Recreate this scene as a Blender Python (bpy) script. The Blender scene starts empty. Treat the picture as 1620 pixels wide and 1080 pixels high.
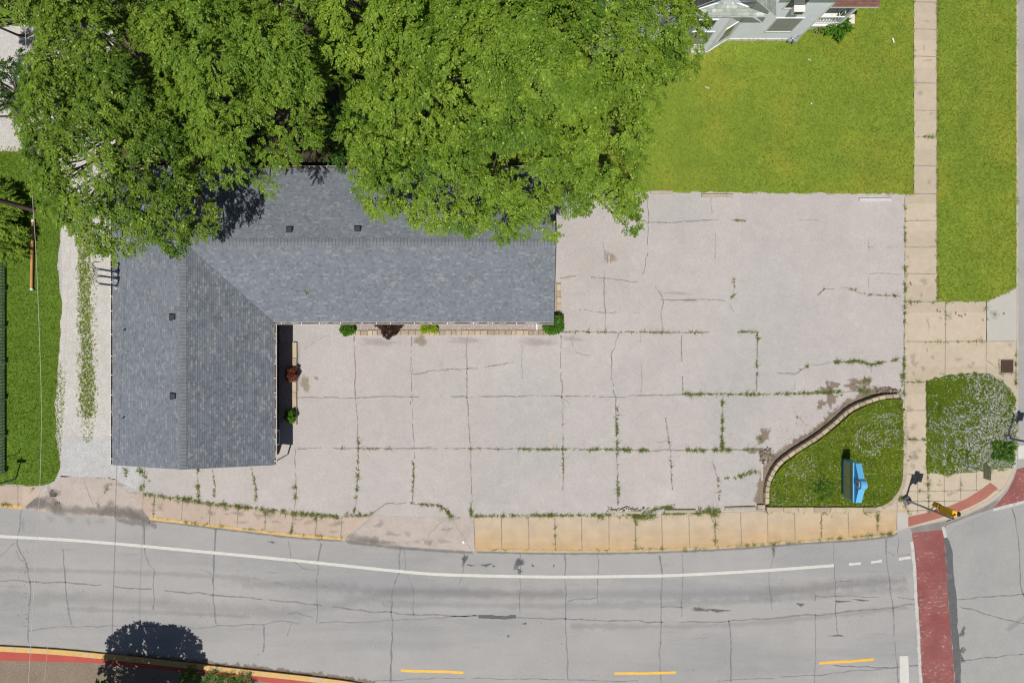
import bpy, math, random
import numpy as np
from mathutils import Vector, Matrix
random.seed(7)
R = math.radians
C = bpy.context.scene.collection
S = bpy.context.scene

# ---------------------------------------------------------------- camera, world, sun, exposure
NX, NY, PPM, H = 785.0, 530.0, 24.0, 45.0     # point straight under the drone, scale of the ground, flying height
def P(px, py, z=0.0):
    k = (1 - z / H) / PPM
    return Vector(((px - NX) * k, (NY - py) * k, z))
def W(x, y, z):      # inverse
    k = (1 - z / H) / PPM
    return (NX + x / k, NY - y / k)
cam = bpy.data.cameras.new('camera'); camo = bpy.data.objects.new('camera', cam); C.objects.link(camo)
camo.location = (0, 0, H); camo.rotation_euler = (0, 0, 0)
cam.sensor_width = 36; cam.sensor_fit = 'HORIZONTAL'
cam.lens = 36 * H / (1620 / PPM)
cam.shift_x = (810 - NX) / 1620; cam.shift_y = (NY - 540) / 1620
cam.clip_end = 2000; cam.clip_start = 0.5
S.camera = camo
SHX, SHY = 0.1036, 0.343       # shadow offset per metre of height
sd = Vector((SHX, SHY, -1)).normalized()
w = bpy.data.worlds.new('World'); S.world = w; w.use_nodes = True
nt = w.node_tree; bg = nt.nodes['Background']
sky = nt.nodes.new('ShaderNodeTexSky'); sky.sky_type = 'NISHITA'; sky.sun_disc = False
sky.sun_elevation = math.atan(1 / math.hypot(SHX, SHY)); sky.sun_rotation = math.atan2(-SHX, -SHY)
sky.air_density = 1.0; sky.dust_density = 1.0; sky.ozone_density = 1.0
nt.links.new(sky.outputs[0], bg.inputs[0]); bg.inputs[1].default_value = 0.05
sun = bpy.data.lights.new('sun', 'SUN'); sun.energy = 5.0; sun.angle = R(0.55); sun.color = (1, 0.965, 0.91)
suno = bpy.data.objects.new('sun', sun); C.objects.link(suno)
suno.rotation_euler = sd.to_track_quat('-Z', 'Y').to_euler(); suno.location = (-10, -30, 60)
S.view_settings.view_transform = 'Standard'; S.view_settings.look = 'None'
S.view_settings.gamma = 1; S.view_settings.exposure = -0.30

S.cycles.filter_width = 1.2

# ---------------------------------------------------------------- materials
MATS = {}
class NB:
    def __init__(s, name):
        s.m = bpy.data.materials.new(name); s.m.use_nodes = True; s.t = s.m.node_tree; s.N = s.t.nodes; s.L = s.t.links
        s.b = s.N['Principled BSDF']; s.out = s.N['Material Output']
        g = s.N.new('ShaderNodeNewGeometry'); s.pos = g.outputs['Position']; MATS[name] = s.m
    def link(s, a, b): s.L.new(a, b)
    def val(s, sock, v):
        if hasattr(v, 'links') or isinstance(v, bpy.types.NodeSocket): s.L.new(v, sock)
        else: sock.default_value = v
    def math(s, op, a, b=0.0, c=0.0):
        n = s.N.new('ShaderNodeMath'); n.operation = op
        s.val(n.inputs[0], a); s.val(n.inputs[1], b); s.val(n.inputs[2], c); return n.outputs[0]
    def noise(s, scale, detail=3, rough=0.55, vec=None, stretch=None, dist=0.0):
        v = vec or s.pos
        if stretch:
            mp = s.N.new('ShaderNodeMapping'); mp.inputs['Scale'].default_value = stretch; s.L.new(v, mp.inputs[0]); v = mp.outputs[0]
        n = s.N.new('ShaderNodeTexNoise'); n.inputs['Scale'].default_value = scale; n.inputs['Detail'].default_value = detail
        n.inputs['Roughness'].default_value = rough; n.inputs['Distortion'].default_value = dist
        s.L.new(v, n.inputs['Vector']); return n.outputs[0]
    def ramp(s, f, lo, hi, a=0.0, b=1.0):
        n = s.N.new('ShaderNodeMapRange'); s.val(n.inputs[0], f); n.inputs[1].default_value = lo; n.inputs[2].default_value = hi
        n.inputs[3].default_value = a; n.inputs[4].default_value = b; return n.outputs[0]
    def mix(s, f, a, b, mode='MIX'):
        n = s.N.new('ShaderNodeMix'); n.data_type = 'RGBA'; n.blend_type = mode
        s.val(n.inputs[0], f)
        s.val(n.inputs[6], a if not isinstance(a, tuple) else (*a, 1)); s.val(n.inputs[7], b if not isinstance(b, tuple) else (*b, 1))
        return n.outputs[2]
    def scale(s, col, f):
        n = s.N.new('ShaderNodeVectorMath'); n.operation = 'SCALE'
        s.val(n.inputs[0], col if not isinstance(col, tuple) else col); s.val(n.inputs[3], f); return n.outputs[0]
    def bump(s, h, strength=0.3, dist=0.02):
        n = s.N.new('ShaderNodeBump'); n.inputs['Strength'].default_value = strength; n.inputs['Distance'].default_value = dist
        s.L.new(h, n.inputs['Height']); s.L.new(n.outputs[0], s.b.inputs['Normal'])
    def sep(s):
        n = s.N.new('ShaderNodeSeparateXYZ'); s.L.new(s.pos, n.inputs[0]); return n.outputs
    def attr(s, name):
        n = s.N.new('ShaderNodeAttribute'); n.attribute_name = name; return n.outputs['Fac']

def surf(name, base, rough=0.85, var=(), patches=(), bump=None, metal=0.0, spec=0.3, cells=None, island=0):
    """base colour with multi-scale tone variation and patches of other colours"""
    m = NB(name); col = base
    f = None
    for sc, am in var:
        n = m.noise(sc, 4)
        t = m.ramp(n, 0.25, 0.75, 1 - am, 1 + am)
        f = t if f is None else m.math('MULTIPLY', f, t)
    for p in patches:
        c, sc, lo, hi, st = p[:5]
        n = m.noise(sc, 5, 0.6, stretch=p[5] if len(p) > 5 else None, dist=0.3)
        col = m.mix(m.ramp(n, lo, hi, 0, st), col, c)
    if cells:
        cb = m.N.new('ShaderNodeCombineXYZ'); x, y, z = m.sep(); sx_, sy_, am, ox, oy = cells
        if sx_: m.link(m.math('FLOOR', m.math('DIVIDE', m.math('ADD', x, ox), sx_)), cb.inputs[0])
        if sy_: m.link(m.math('FLOOR', m.math('DIVIDE', m.math('ADD', y, oy), sy_)), cb.inputs[1])
        wn = m.N.new('ShaderNodeTexWhiteNoise'); wn.noise_dimensions = '2D'; m.link(cb.outputs[0], wn.inputs['Vector']); t = m.ramp(wn.outputs['Value'], 0, 1, 1 - am, 1 + am); f = t if f is None else m.math('MULTIPLY', f, t)
    if island:
        g_ = m.N.new('ShaderNodeNewGeometry'); t = m.ramp(g_.outputs['Random Per Island'], 0, 1, 1 - island, 1 + island); f = t if f is None else m.math('MULTIPLY', f, t)
    if f is not None: col = m.scale(col, f)
    m.val(m.b.inputs['Base Color'], col if not isinstance(col, tuple) else (*col, 1))
    m.b.inputs['Roughness'].default_value = rough; m.b.inputs['Metallic'].default_value = metal
    m.b.inputs['Specular IOR Level'].default_value = spec
    if bump: m.bump(m.noise(bump[0], 4), bump[1], bump[2])
    return m.m

surf('lot', (0.43, 0.392, 0.375), cells=(3.62, 3.43, .022, 9.3, 11.1), var=((0.22, .05), (1.3, .045), (6, .05), (14, .10), (28, .16)),
     patches=(((0.385, 0.375, 0.36), 0.09, .48, .64, .7), ((0.36, 0.32, 0.28), 0.55, .60, .78, .45), ((0.30, 0.26, 0.22), 2.2, .70, .80, .35), ((0.53, 0.50, 0.48), 0.35, .6, .75, .4)),
     bump=(45, .35, .01))
surf('road', (0.335, 0.325, 0.315), var=((0.15, .05), (0.9, .035), (6, .05), (14, .09), (28, .16)),
     patches=(((0.265, 0.265, 0.27), 0.16, .46, .64, .7, (0.35, 2.2, 1)), ((0.38, 0.355, 0.34), 0.25, .55, .7, .5, (0.5, 1.5, 1)), ((0.20, 0.20, 0.21), 1.2, .62, .74, .35, (0.25, 2.4, 1)), ((0.22, 0.22, 0.23), 5.0, .70, .78, .35)),
     bump=(45, .35, .01))
surf('road_right', (0.32, 0.315, 0.305), var=((0.2, .06), (1.2, .05), (6, .05), (14, .09), (28, .16)),
     patches=(((0.27, 0.27, 0.28), 0.3, .52, .66, .5), ((0.22, .22, .23), 1.5, .68, .76, .4, (1, .4, 1))), bump=(45, .35, .01))
surf('walk', (0.47, 0.395, 0.30), cells=(0, 1.785, .07, 0, .3), var=((0.4, .05), (2.5, .06), (14, .07), (28, .10)), patches=(((0.36, 0.31, 0.24), 1.1, .6, .75, .5), ((.30, .26, .2), 6, .70, .78, .4)), bump=(60, .25, .006))
surf('walk_pink', (0.455, 0.36, 0.295), cells=(1.82, 0, .06, .2, 0), var=((0.4, .05), (2.5, .06), (14, .07), (28, .12)), patches=(((0.38, 0.34, 0.30), 0.9, .56, .72, .5),), bump=(60, .25, .006))
surf('walk_grey', (0.44, 0.425, 0.385), var=((1, .05), (20, .05)), bump=(60, .25, .006))
surf('apron', (0.43, 0.37, 0.33), var=((0.6, .06), (3, .06), (14, .10), (28, .18)), patches=(((0.33, 0.30, 0.28), 0.8, .52, .68, .5),), bump=(50, .35, .008))
# stained pavement along the kerb: rust coloured bands with their own shape
m = NB('walk_orange'); x, y, z = m.sep()
n = m.noise(1.2, 4, .6, stretch=(0.25, 3.2, 1)); n2 = m.noise(30, 3)
yc = m.math('MULTIPLY', m.math('MULTIPLY', m.math('SUBTRACT', x, 6.5), m.math('SUBTRACT', x, 6.5)), 0.0036)   # the kerb bends
d = m.math('SUBTRACT', y, m.math('ADD', yc, -14.25))                                                # metres from the kerb
f = m.math('MULTIPLY', m.ramp(d, .1, 1.7, 1.0, 0.05), m.ramp(n, .30, .60, .35, 1.0))
c = m.mix(f, (0.475, 0.385, 0.28), (0.50, 0.325, 0.155))
n3 = m.noise(2.0, 4, .7, stretch=(0.35, 7, 1))
c = m.mix(m.math('MULTIPLY', m.ramp(n3, .60, .66, 0, .55), m.ramp(d, .0, 1.3, 1, 0)), c, (0.42, 0.20, 0.06))
c = m.scale(c, m.math('MULTIPLY', m.ramp(n2, .25, .75, .88, 1.12), m.ramp(m.noise(1.1, 3), .3, .7, .90, 1.07)))
m.link(c, m.b.inputs['Base Color']); m.b.inputs['Roughness'].default_value = .85; m.bump(m.noise(60), .25, .006)
surf('kerb', (0.45, 0.39, 0.31), var=((2, .08), (20, .08)), patches=(((0.30, 0.26, 0.2), 3, .55, .7, .5),), bump=(40, .3, .01))
surf('kerb_faded', (0.50, 0.36, 0.18), var=((3, .1), (20, .12)), patches=(((0.44, 0.37, 0.28), 1.5, .48, .6, .8), ((0.22, 0.18, 0.12), 8, .60, .7, .6)), bump=(40, .4, .01))
surf('kerb_yellow', (0.60, 0.39, 0.14), var=((3, .08), (20, .10)), patches=(((0.50, 0.42, 0.30), 2.5, .52, .64, .8), ((0.25, 0.2, 0.13), 9, .60, .7, .6)), bump=(40, .4, .01))
surf('red_paving', (0.34, 0.13, 0.10), var=((0.8, .12), (12, .08), (40, .08)), patches=(((0.42, 0.16, 0.12), 0.5, .45, .6, .5),), bump=(30, .3, .01))
surf('red_kerb_walk', (0.42, 0.085, 0.065), var=((0.8, .10), (12, .06), (40, .06)), bump=(30, .3, .01))
m = NB('red_crossing')
br = m.N.new('ShaderNodeTexBrick'); br.inputs['Scale'].default_value = 1; br.inputs['Brick Width'].default_value = .22; br.inputs['Row Height'].default_value = .11
br.inputs['Mortar Size'].default_value = .008; br.inputs['Color1'].default_value = (.26, .066, .06, 1); br.inputs['Color2'].default_value = (.215, .058, .054, 1); br.inputs['Mortar'].default_value = (.17, .07, .06, 1)
m.link(m.pos, br.inputs['Vector'])
c = m.mix(m.ramp(m.noise(.35, 3), .4, .6, 0, .6), br.outputs[0], (.27, .10, .095))
wm = m.math('MULTIPLY', m.ramp(m.noise(5.5, 5, .75, stretch=(.6, 1.3, 1)), .56, .62, 0, 1), m.ramp(m.noise(.7, 2), .45, .60, .0, 1))
c = m.mix(m.math('MULTIPLY', wm, .75), c, (.50, .38, .30))
c = m.scale(c, m.math('MULTIPLY', m.ramp(m.noise(22, 3), .25, .75, .78, 1.2), m.ramp(m.noise(.9, 4), .3, .7, .86, 1.12)))
m.link(c, m.b.inputs['Base Color']); m.b.inputs['Roughness'].default_value = .8; m.bump(m.noise(30), .3, .01)
surf('patch_asphalt', (0.11, 0.11, 0.115), var=((3, .15), (30, .2)), patches=(((0.16, 0.15, 0.14), 2, .5, .65, .5),), bump=(50, .5, .01))
surf('seal', (0.17, 0.175, 0.19), var=((3, .2), (30, .15)))
surf('crack_dark', (0.19, 0.165, 0.14), var=((8, .3),))
surf('crack_faint', (0.335, 0.30, 0.275), var=((5, .2),))
surf('crack_road', (0.215, 0.21, 0.22), var=((2, .22), (10, .15)))
surf('joint', (0.25, 0.21, 0.165), var=((5, .25),))
surf('mud', (0.24, 0.185, 0.14), var=((3, .2), (20, .25), (60, .25)), bump=(30, .6, .02))
surf('stain', (0.34, 0.31, 0.28), var=((2, .12), (30, .12)), bump=(45, .35, .01))
surf('stain_tan', (0.33, 0.28, 0.21), var=((3, .12), (30, .12)))
surf('stain_grey', (0.225, 0.205, 0.185), var=((1.5, .16), (30, .12)), bump=(45, .35, .01))
surf('white_paint', (0.56, 0.55, 0.51), rough=.7, var=((3, .08), (30, .08)), patches=(((0.42, .42, .41), 6, .60, .68, .7),))
surf('worn_white', (0.49, 0.48, 0.45), rough=.7, var=((3, .1), (30, .1)), patches=(((0.40, .40, .39), 3.5, .50, .60, .8),))
surf('yellow_paint', (0.75, 0.42, 0.045), rough=.6, var=((3, .06), (30, .08)), patches=(((0.45, .40, .30), 9, .54, .64, .7),))
surf('ochre_paint', (0.52, 0.39, 0.28), var=((5, .1),), patches=(((0.45, 0.42, 0.41), 3, .48, .56, 1.0),))
surf('gravel', (0.50, 0.475, 0.445), var=((0.3, .05), (2, .08), (9, .12), (20, .28)), patches=(((0.34, 0.33, 0.31), 9, .60, .68, .7), ((0.30, .28, .22), 0.8, .62, .75, .3)), bump=(40, .8, .02))
surf('gravel_grey', (0.45, 0.445, 0.44), var=((0.3, .04), (2, .08), (9, .12), (20, .26)), patches=(((0.30, 0.30, 0.30), 9, .60, .68, .7),), bump=(40, .8, .02))
surf('bed_gravel', (0.42, 0.35, 0.32), var=((6, .15), (30, .3)), bump=(30, 1, .03))
surf('mulch', (0.235, 0.185, 0.14), var=((1, .10), (9, .18), (40, .35)), patches=(((.34, .27, .20), 14, .6, .68, .7),), bump=(30, 1, .03))
surf('dirt', (0.07, 0.055, 0.032), var=((1, .2), (9, .2), (40, .25)), patches=(((.04, .08, .015), 1.2, .5, .6, .8),), bump=(20, .8, .03))
surf('grass_soil', (0.175, 0.245, 0.025), var=((0.5, .10), (3, .12), (14, .15), (40, .15)), patches=(((0.25, 0.26, 0.03), 0.25, .46, .64, .7), ((.28, .22, .09), 1.1, .66, .78, .4)), bump=(20, .8, .04))
surf('grass_deep', (0.10, 0.175, 0.015), var=((0.5, .10), (3, .15), (14, .2)), bump=(20, .8, .04))
surf('stone_block', (0.41, 0.335, 0.235), island=.2, var=((2.2, .12), (8, .10), (40, .10)), patches=(((.28, .24, .18), 4, .58, .7, .5),), bump=(30, .5, .015))
surf('concrete_edge', (0.40, 0.345, 0.265), island=.1, var=((2.2, .10), (8, .10), (40, .10)), patches=(((.24, .2, .15), 3, .55, .7, .6),), bump=(30, .5, .015))
surf('stop_white', (0.54, 0.53, 0.52), var=((5, .1), (30, .1)), patches=(((.35, .34, .33), 6, .6, .68, .6),), bump=(30, .5, .01))
surf('rust_grate', (0.085, 0.05, 0.04), rough=.7, var=((8, .2),), metal=.3)
surf('white_trim', (0.74, 0.74, 0.73), rough=.45, var=((3, .05),), patches=(((.4, .36, .3), 8, .64, .72, .5),))
surf('gutter_inside', (0.13, 0.075, 0.05), var=((3, .4), (20, .3)), patches=(((.38, .33, .27), 1.6, .5, .58, .8),))
surf('brown_wall', (0.075, 0.045, 0.035), var=((3, .1),))
surf('dark_soffit', (0.12, 0.09, 0.07), var=((3, .1),))
surf('foundation', (0.66, 0.63, 0.60), var=((3, .1), (20, .1)), patches=(((.30, .2, .13), 4, .55, .64, .7),))
m = NB('siding'); x, y, z = m.sep()
fr = m.math('FRACT', m.math('DIVIDE', z, 0.13))
c = m.mix(m.ramp(fr, 0, .09, 1, 0), (0.84, 0.87, 0.95), (0.64, 0.68, 0.78)); c = m.scale(c, m.ramp(m.noise(1.5, 4), .3, .7, .95, 1.04))  # dark line per board: shade under the lap painted into the colour
m.link(c, m.b.inputs['Base Color']); m.b.inputs['Roughness'].default_value = .5; m.bump(m.math('SUBTRACT', 1.0, fr), .4, .015)
m = NB('pane'); m.b.inputs['Base Color'].default_value = (.05, .06, .07, 1); m.b.inputs['Roughness'].default_value = .08; m.b.inputs['Specular IOR Level'].default_value = .8
surf('blind', (0.30, 0.30, 0.28), var=((3, .08),))
def shingles(name, c1, c2, c3, axis, bw=.24, rh=.125, row_shade=.74):
    """courses run along axis ('x' or 'y'); axis 'y' swaps the coordinates"""
    m = NB(name); x, y, z = m.sep()
    cb = m.N.new('ShaderNodeCombineXYZ')
    a, b = (x, y) if axis == 'x' else (y, x)
    m.link(a, cb.inputs[0]); m.link(b, cb.inputs[1])
    cols = []
    for k, (w_, h_, o) in enumerate(((bw, rh, 0), (bw * .62, rh, 3.71), (bw * 1.7, rh, 9.3))):
        mp = m.N.new('ShaderNodeMapping'); mp.inputs['Location'].default_value = (o, 0 if k < 2 else rh * 0, 0); m.link(cb.outputs[0], mp.inputs[0])
        br = m.N.new('ShaderNodeTexBrick'); br.inputs['Scale'].default_value = 1; br.inputs['Brick Width'].default_value = w_; br.inputs['Row Height'].default_value = h_
        br.inputs['Mortar Size'].default_value = .006 if k == 0 else .0; br.offset = .37
        br.inputs['Color1'].default_value = (0, 0, 0, 1); br.inputs['Color2'].default_value = (1, 1, 1, 1); br.inputs['Mortar'].default_value = (0.1, .1, .1, 1)
        m.link(mp.outputs[0], br.inputs['Vector']); cols.append((br.outputs[0], br.outputs[1]))
    r1, r2, r3 = cols[0][0], cols[1][0], cols[2][0]
    f = m.ramp(r1, 0, 1, 0, 1)
    c = m.mix(f, c1, c2)
    hi = m.math('MULTIPLY', m.ramp(r3, .72, .80), m.ramp(r2, .35, .5))
    c = m.mix(m.math('MULTIPLY', hi, .75), c, c3)
    lo = m.math('MULTIPLY', m.ramp(r2, .80, .86), .35)
    c = m.mix(lo, c, tuple(v * .6 for v in c1))
    c = m.scale(c, m.math('MULTIPLY', m.ramp(m.noise(.5, 3), .3, .7, .94, 1.06), m.ramp(m.noise(55, 2), .25, .75, .88, 1.12)))
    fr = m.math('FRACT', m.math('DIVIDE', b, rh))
    c = m.scale(c, m.ramp(fr, 0.0, .25, row_shade, 1.0))  # one edge of each course darkened: row shadow lines painted into the colour
    m.link(c, m.b.inputs['Base Color']); m.b.inputs['Roughness'].default_value = .9; m.b.inputs['Specular IOR Level'].default_value = .2
    m.bump(m.math('ADD', r1, m.math('MULTIPLY', fr, .7)), .35, .008)
    return m.m
shingles('shingle_x', (.158, .175, .205), (.20, .220, .25), (.255, .27, .275), 'x')
shingles('shingle_y', (.158, .175, .205), (.20, .220, .25), (.255, .27, .275), 'y')
shingles('shingle_east_shade', (.120, .133, .158), (.168, .186, .212), (.235, .25, .25), 'y', row_shade=.5)  # darker copy of shingle_y, the east slope's weaker light put into the colour
surf('ridge_dark', (.10, .11, .13))
shingles('old_shingle_x', (.30, .34, .30), (.44, .47, .42), (.60, .61, .59), 'x', .34, .15)
shingles('old_shingle_y', (.30, .33, .29), (.40, .42, .37), (.50, .51, .48), 'y', .34, .15)
shingles('black_shingle_y', (.045, .045, .05), (.07, .07, .08), (.10, .10, .11), 'y', .34, .15)
shingles('red_shingle_x', (.15, .075, .06), (.21, .11, .085), (.26, .15, .12), 'x', .34, .15)
def ridge_mat(name, axis):
    m = NB(name); x, y, z = m.sep()
    fr = m.math('FRACT', m.math('DIVIDE', x if axis == 'x' else y, 0.205))
    c = m.mix(m.ramp(fr, .10, .2, 1, 0), (.165, .18, .20), (.08, .09, .105))
    c = m.scale(c, m.ramp(m.noise(3, 4), .3, .7, .85, 1.15)); m.link(c, m.b.inputs['Base Color']); m.b.inputs['Roughness'].default_value = .9
ridge_mat('ridge_x', 'x'); ridge_mat('ridge_y', 'y')
surf('vent_black', (.03, .03, .04), rough=.5, var=((3, .1),))
surf('pipe_grey', (.30, .31, .34), rough=.45, metal=.6, var=((3, .1),))
surf('mast_metal', (.12, .14, .19), rough=.4, metal=.5, var=((3, .1),))
surf('flashing', (.45, .47, .5), rough=.4, metal=.5, var=((3, .15),))
surf('cable', (.50, .48, .42), rough=.6)
surf('black_cable', (.03, .03, .035), rough=.5)
surf('blue', (.13, .42, .68), rough=.35, var=((1, .04), (12, .03)), spec=.5)
surf('deep_blue', (.045, .27, .62), rough=.4, var=((1, .04), (12, .04)), spec=.5)
surf('led_panel', (.30, .33, .19), rough=.5, var=((2, .06), (25, .15)))
surf('medallion', (.30, .38, .46), rough=.35, var=((5, .1),))
surf('medallion_dark', (.10, .15, .22), rough=.35)
surf('signal_yellow', (.78, .42, .02), rough=.4, var=((3, .05),), spec=.5)
surf('signal_black', (.015, .015, .018), rough=.45)
surf('pole_dark', (.10, .105, .13), rough=.4, metal=.5, var=((3, .1),))
surf('pole_grey', (.30, .31, .34), rough=.4, metal=.5, var=((3, .1),))
surf('wood_pole', (.085, .065, .05), var=((2, .2), (20, .2)))
surf('orange_wood', (.52, .27, .10), var=((2, .2), (20, .15)), patches=(((.5, .42, .3), 3, .6, .7, .7),))
surf('rust_metal', (.11, .045, .025), rough=.7, var=((5, .2),))
surf('sign_back', (.30, .30, .19), rough=.5, var=((2, .05),))
surf('fence_white', (.60, .65, .70), rough=.45, var=((3, .08),))
surf('bark', (.17, .14, .115), var=((3, .2), (15, .25)), bump=(15, .8, .03))
surf('bark_dark', (.11, .085, .065), var=((3, .2), (15, .25)), bump=(15, .8, .03))
surf('debris', (.30, .24, .19), var=((10, .4), (40, .3)), bump=(30, 1, .02))
surf('paper_white', (.75, .75, .74), rough=.6)
surf('lens_dark', (.03, .02, .02), rough=.2)
def leafmat(name, a, b, c, trans=.16, rough=.5):
    """a..b by the leaf's own random value, c = the odd pale or yellow one"""
    m = NB(name); r = m.attr('rnd'); t = m.attr('tint')
    col = m.mix(t, a, b); col = m.mix(m.ramp(r, .96, .99, 0, .8), col, c)
    col = m.scale(col, m.ramp(r, 0, 1, .75, 1.25))
    m.link(col, m.b.inputs['Base Color']); m.b.inputs['Roughness'].default_value = rough; m.b.inputs['Specular IOR Level'].default_value = .18
    tr = m.N.new('ShaderNodeBsdfTranslucent'); m.link(m.scale(col, 1.25), tr.inputs[0])
    mx = m.N.new('ShaderNodeMixShader'); mx.inputs[0].default_value = trans
    m.link(m.b.outputs[0], mx.inputs[1]); m.link(tr.outputs[0], mx.inputs[2]); m.link(mx.outputs[0], m.out.inputs[0])
leafmat('leaf_big', (.085, .165, .014), (.205, .31, .028), (.34, .44, .08))
leafmat('leaf_locust', (.09, .175, .015), (.20, .30, .027), (.34, .38, .08))
leafmat('leaf_left', (.065, .13, .012), (.175, .27, .025), (.36, .39, .10))
leafmat('leaf_yellow', (.12, .225, .018), (.23, .33, .03), (.38, .38, .08))
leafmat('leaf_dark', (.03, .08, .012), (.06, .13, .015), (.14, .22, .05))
leafmat('leaf_box', (.06, .16, .012), (.10, .23, .02), (.20, .30, .04))
leafmat('leaf_lime', (.22, .34, .02), (.36, .45, .03), (.50, .52, .05))
leafmat('leaf_plum', (.045, .022, .018), (.085, .045, .03), (.16, .10, .05), .15)
leafmat('leaf_red', (.13, .04, .03), (.22, .08, .04), (.30, .16, .08), .2)
leafmat('blade', (.20, .30, .03), (.385, .44, .07), (.46, .45, .12), .4)
leafmat('blade_deep', (.135, .225, .018), (.28, .36, .038), (.32, .40, .05), .4)
leafmat('weed_leaf', (.15, .21, .04), (.27, .32, .09), (.46, .42, .20), .3)
leafmat('blade_bed', (.18, .28, .022), (.38, .46, .055), (.40, .44, .10), .45)
leafmat('petal', (.80, .78, .78), (.88, .86, .86), (.66, .52, .54), .2)
leafmat('yellow_petal', (.75, .50, .03), (.8, .6, .05), (.8, .4, .05), .2)

def softmat(name, base, opac=.8, sc=3.0):
    """dirt with a fading, broken edge"""
    m = NB(name); f = m.attr('fade'); n = m.noise(sc, 5, .65); n2 = m.noise(28, 3)
    a = m.math('ADD', f, m.math('MULTIPLY', m.math('SUBTRACT', n, .5), 1.3))
    a = m.math('MULTIPLY', m.ramp(a, .28, .85, 0, opac), m.ramp(f, 0, .15))
    m.link(m.scale(base, m.ramp(n2, .25, .75, .8, 1.2)), m.b.inputs['Base Color']); m.b.inputs['Roughness'].default_value = .9
    m.link(a, m.b.inputs['Alpha'])
softmat('soft_stain', (.30, .265, .225), .24); softmat('soft_tan', (.33, .27, .19), .7); softmat('soft_mud', (.23, .175, .13), .95, 4.0); softmat('soft_silt', (.225, .205, .185), .5, 1.4)
softmat('soft_oil', (.12, .12, .125), .75, 6.0); softmat('soft_wear', (.24, .24, .245), .15, .7); softmat('soft_light', (.47, .435, .42), .30, 1.2); softmat('soft_bare', (.36, .29, .19), .8, 4.0)
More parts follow.
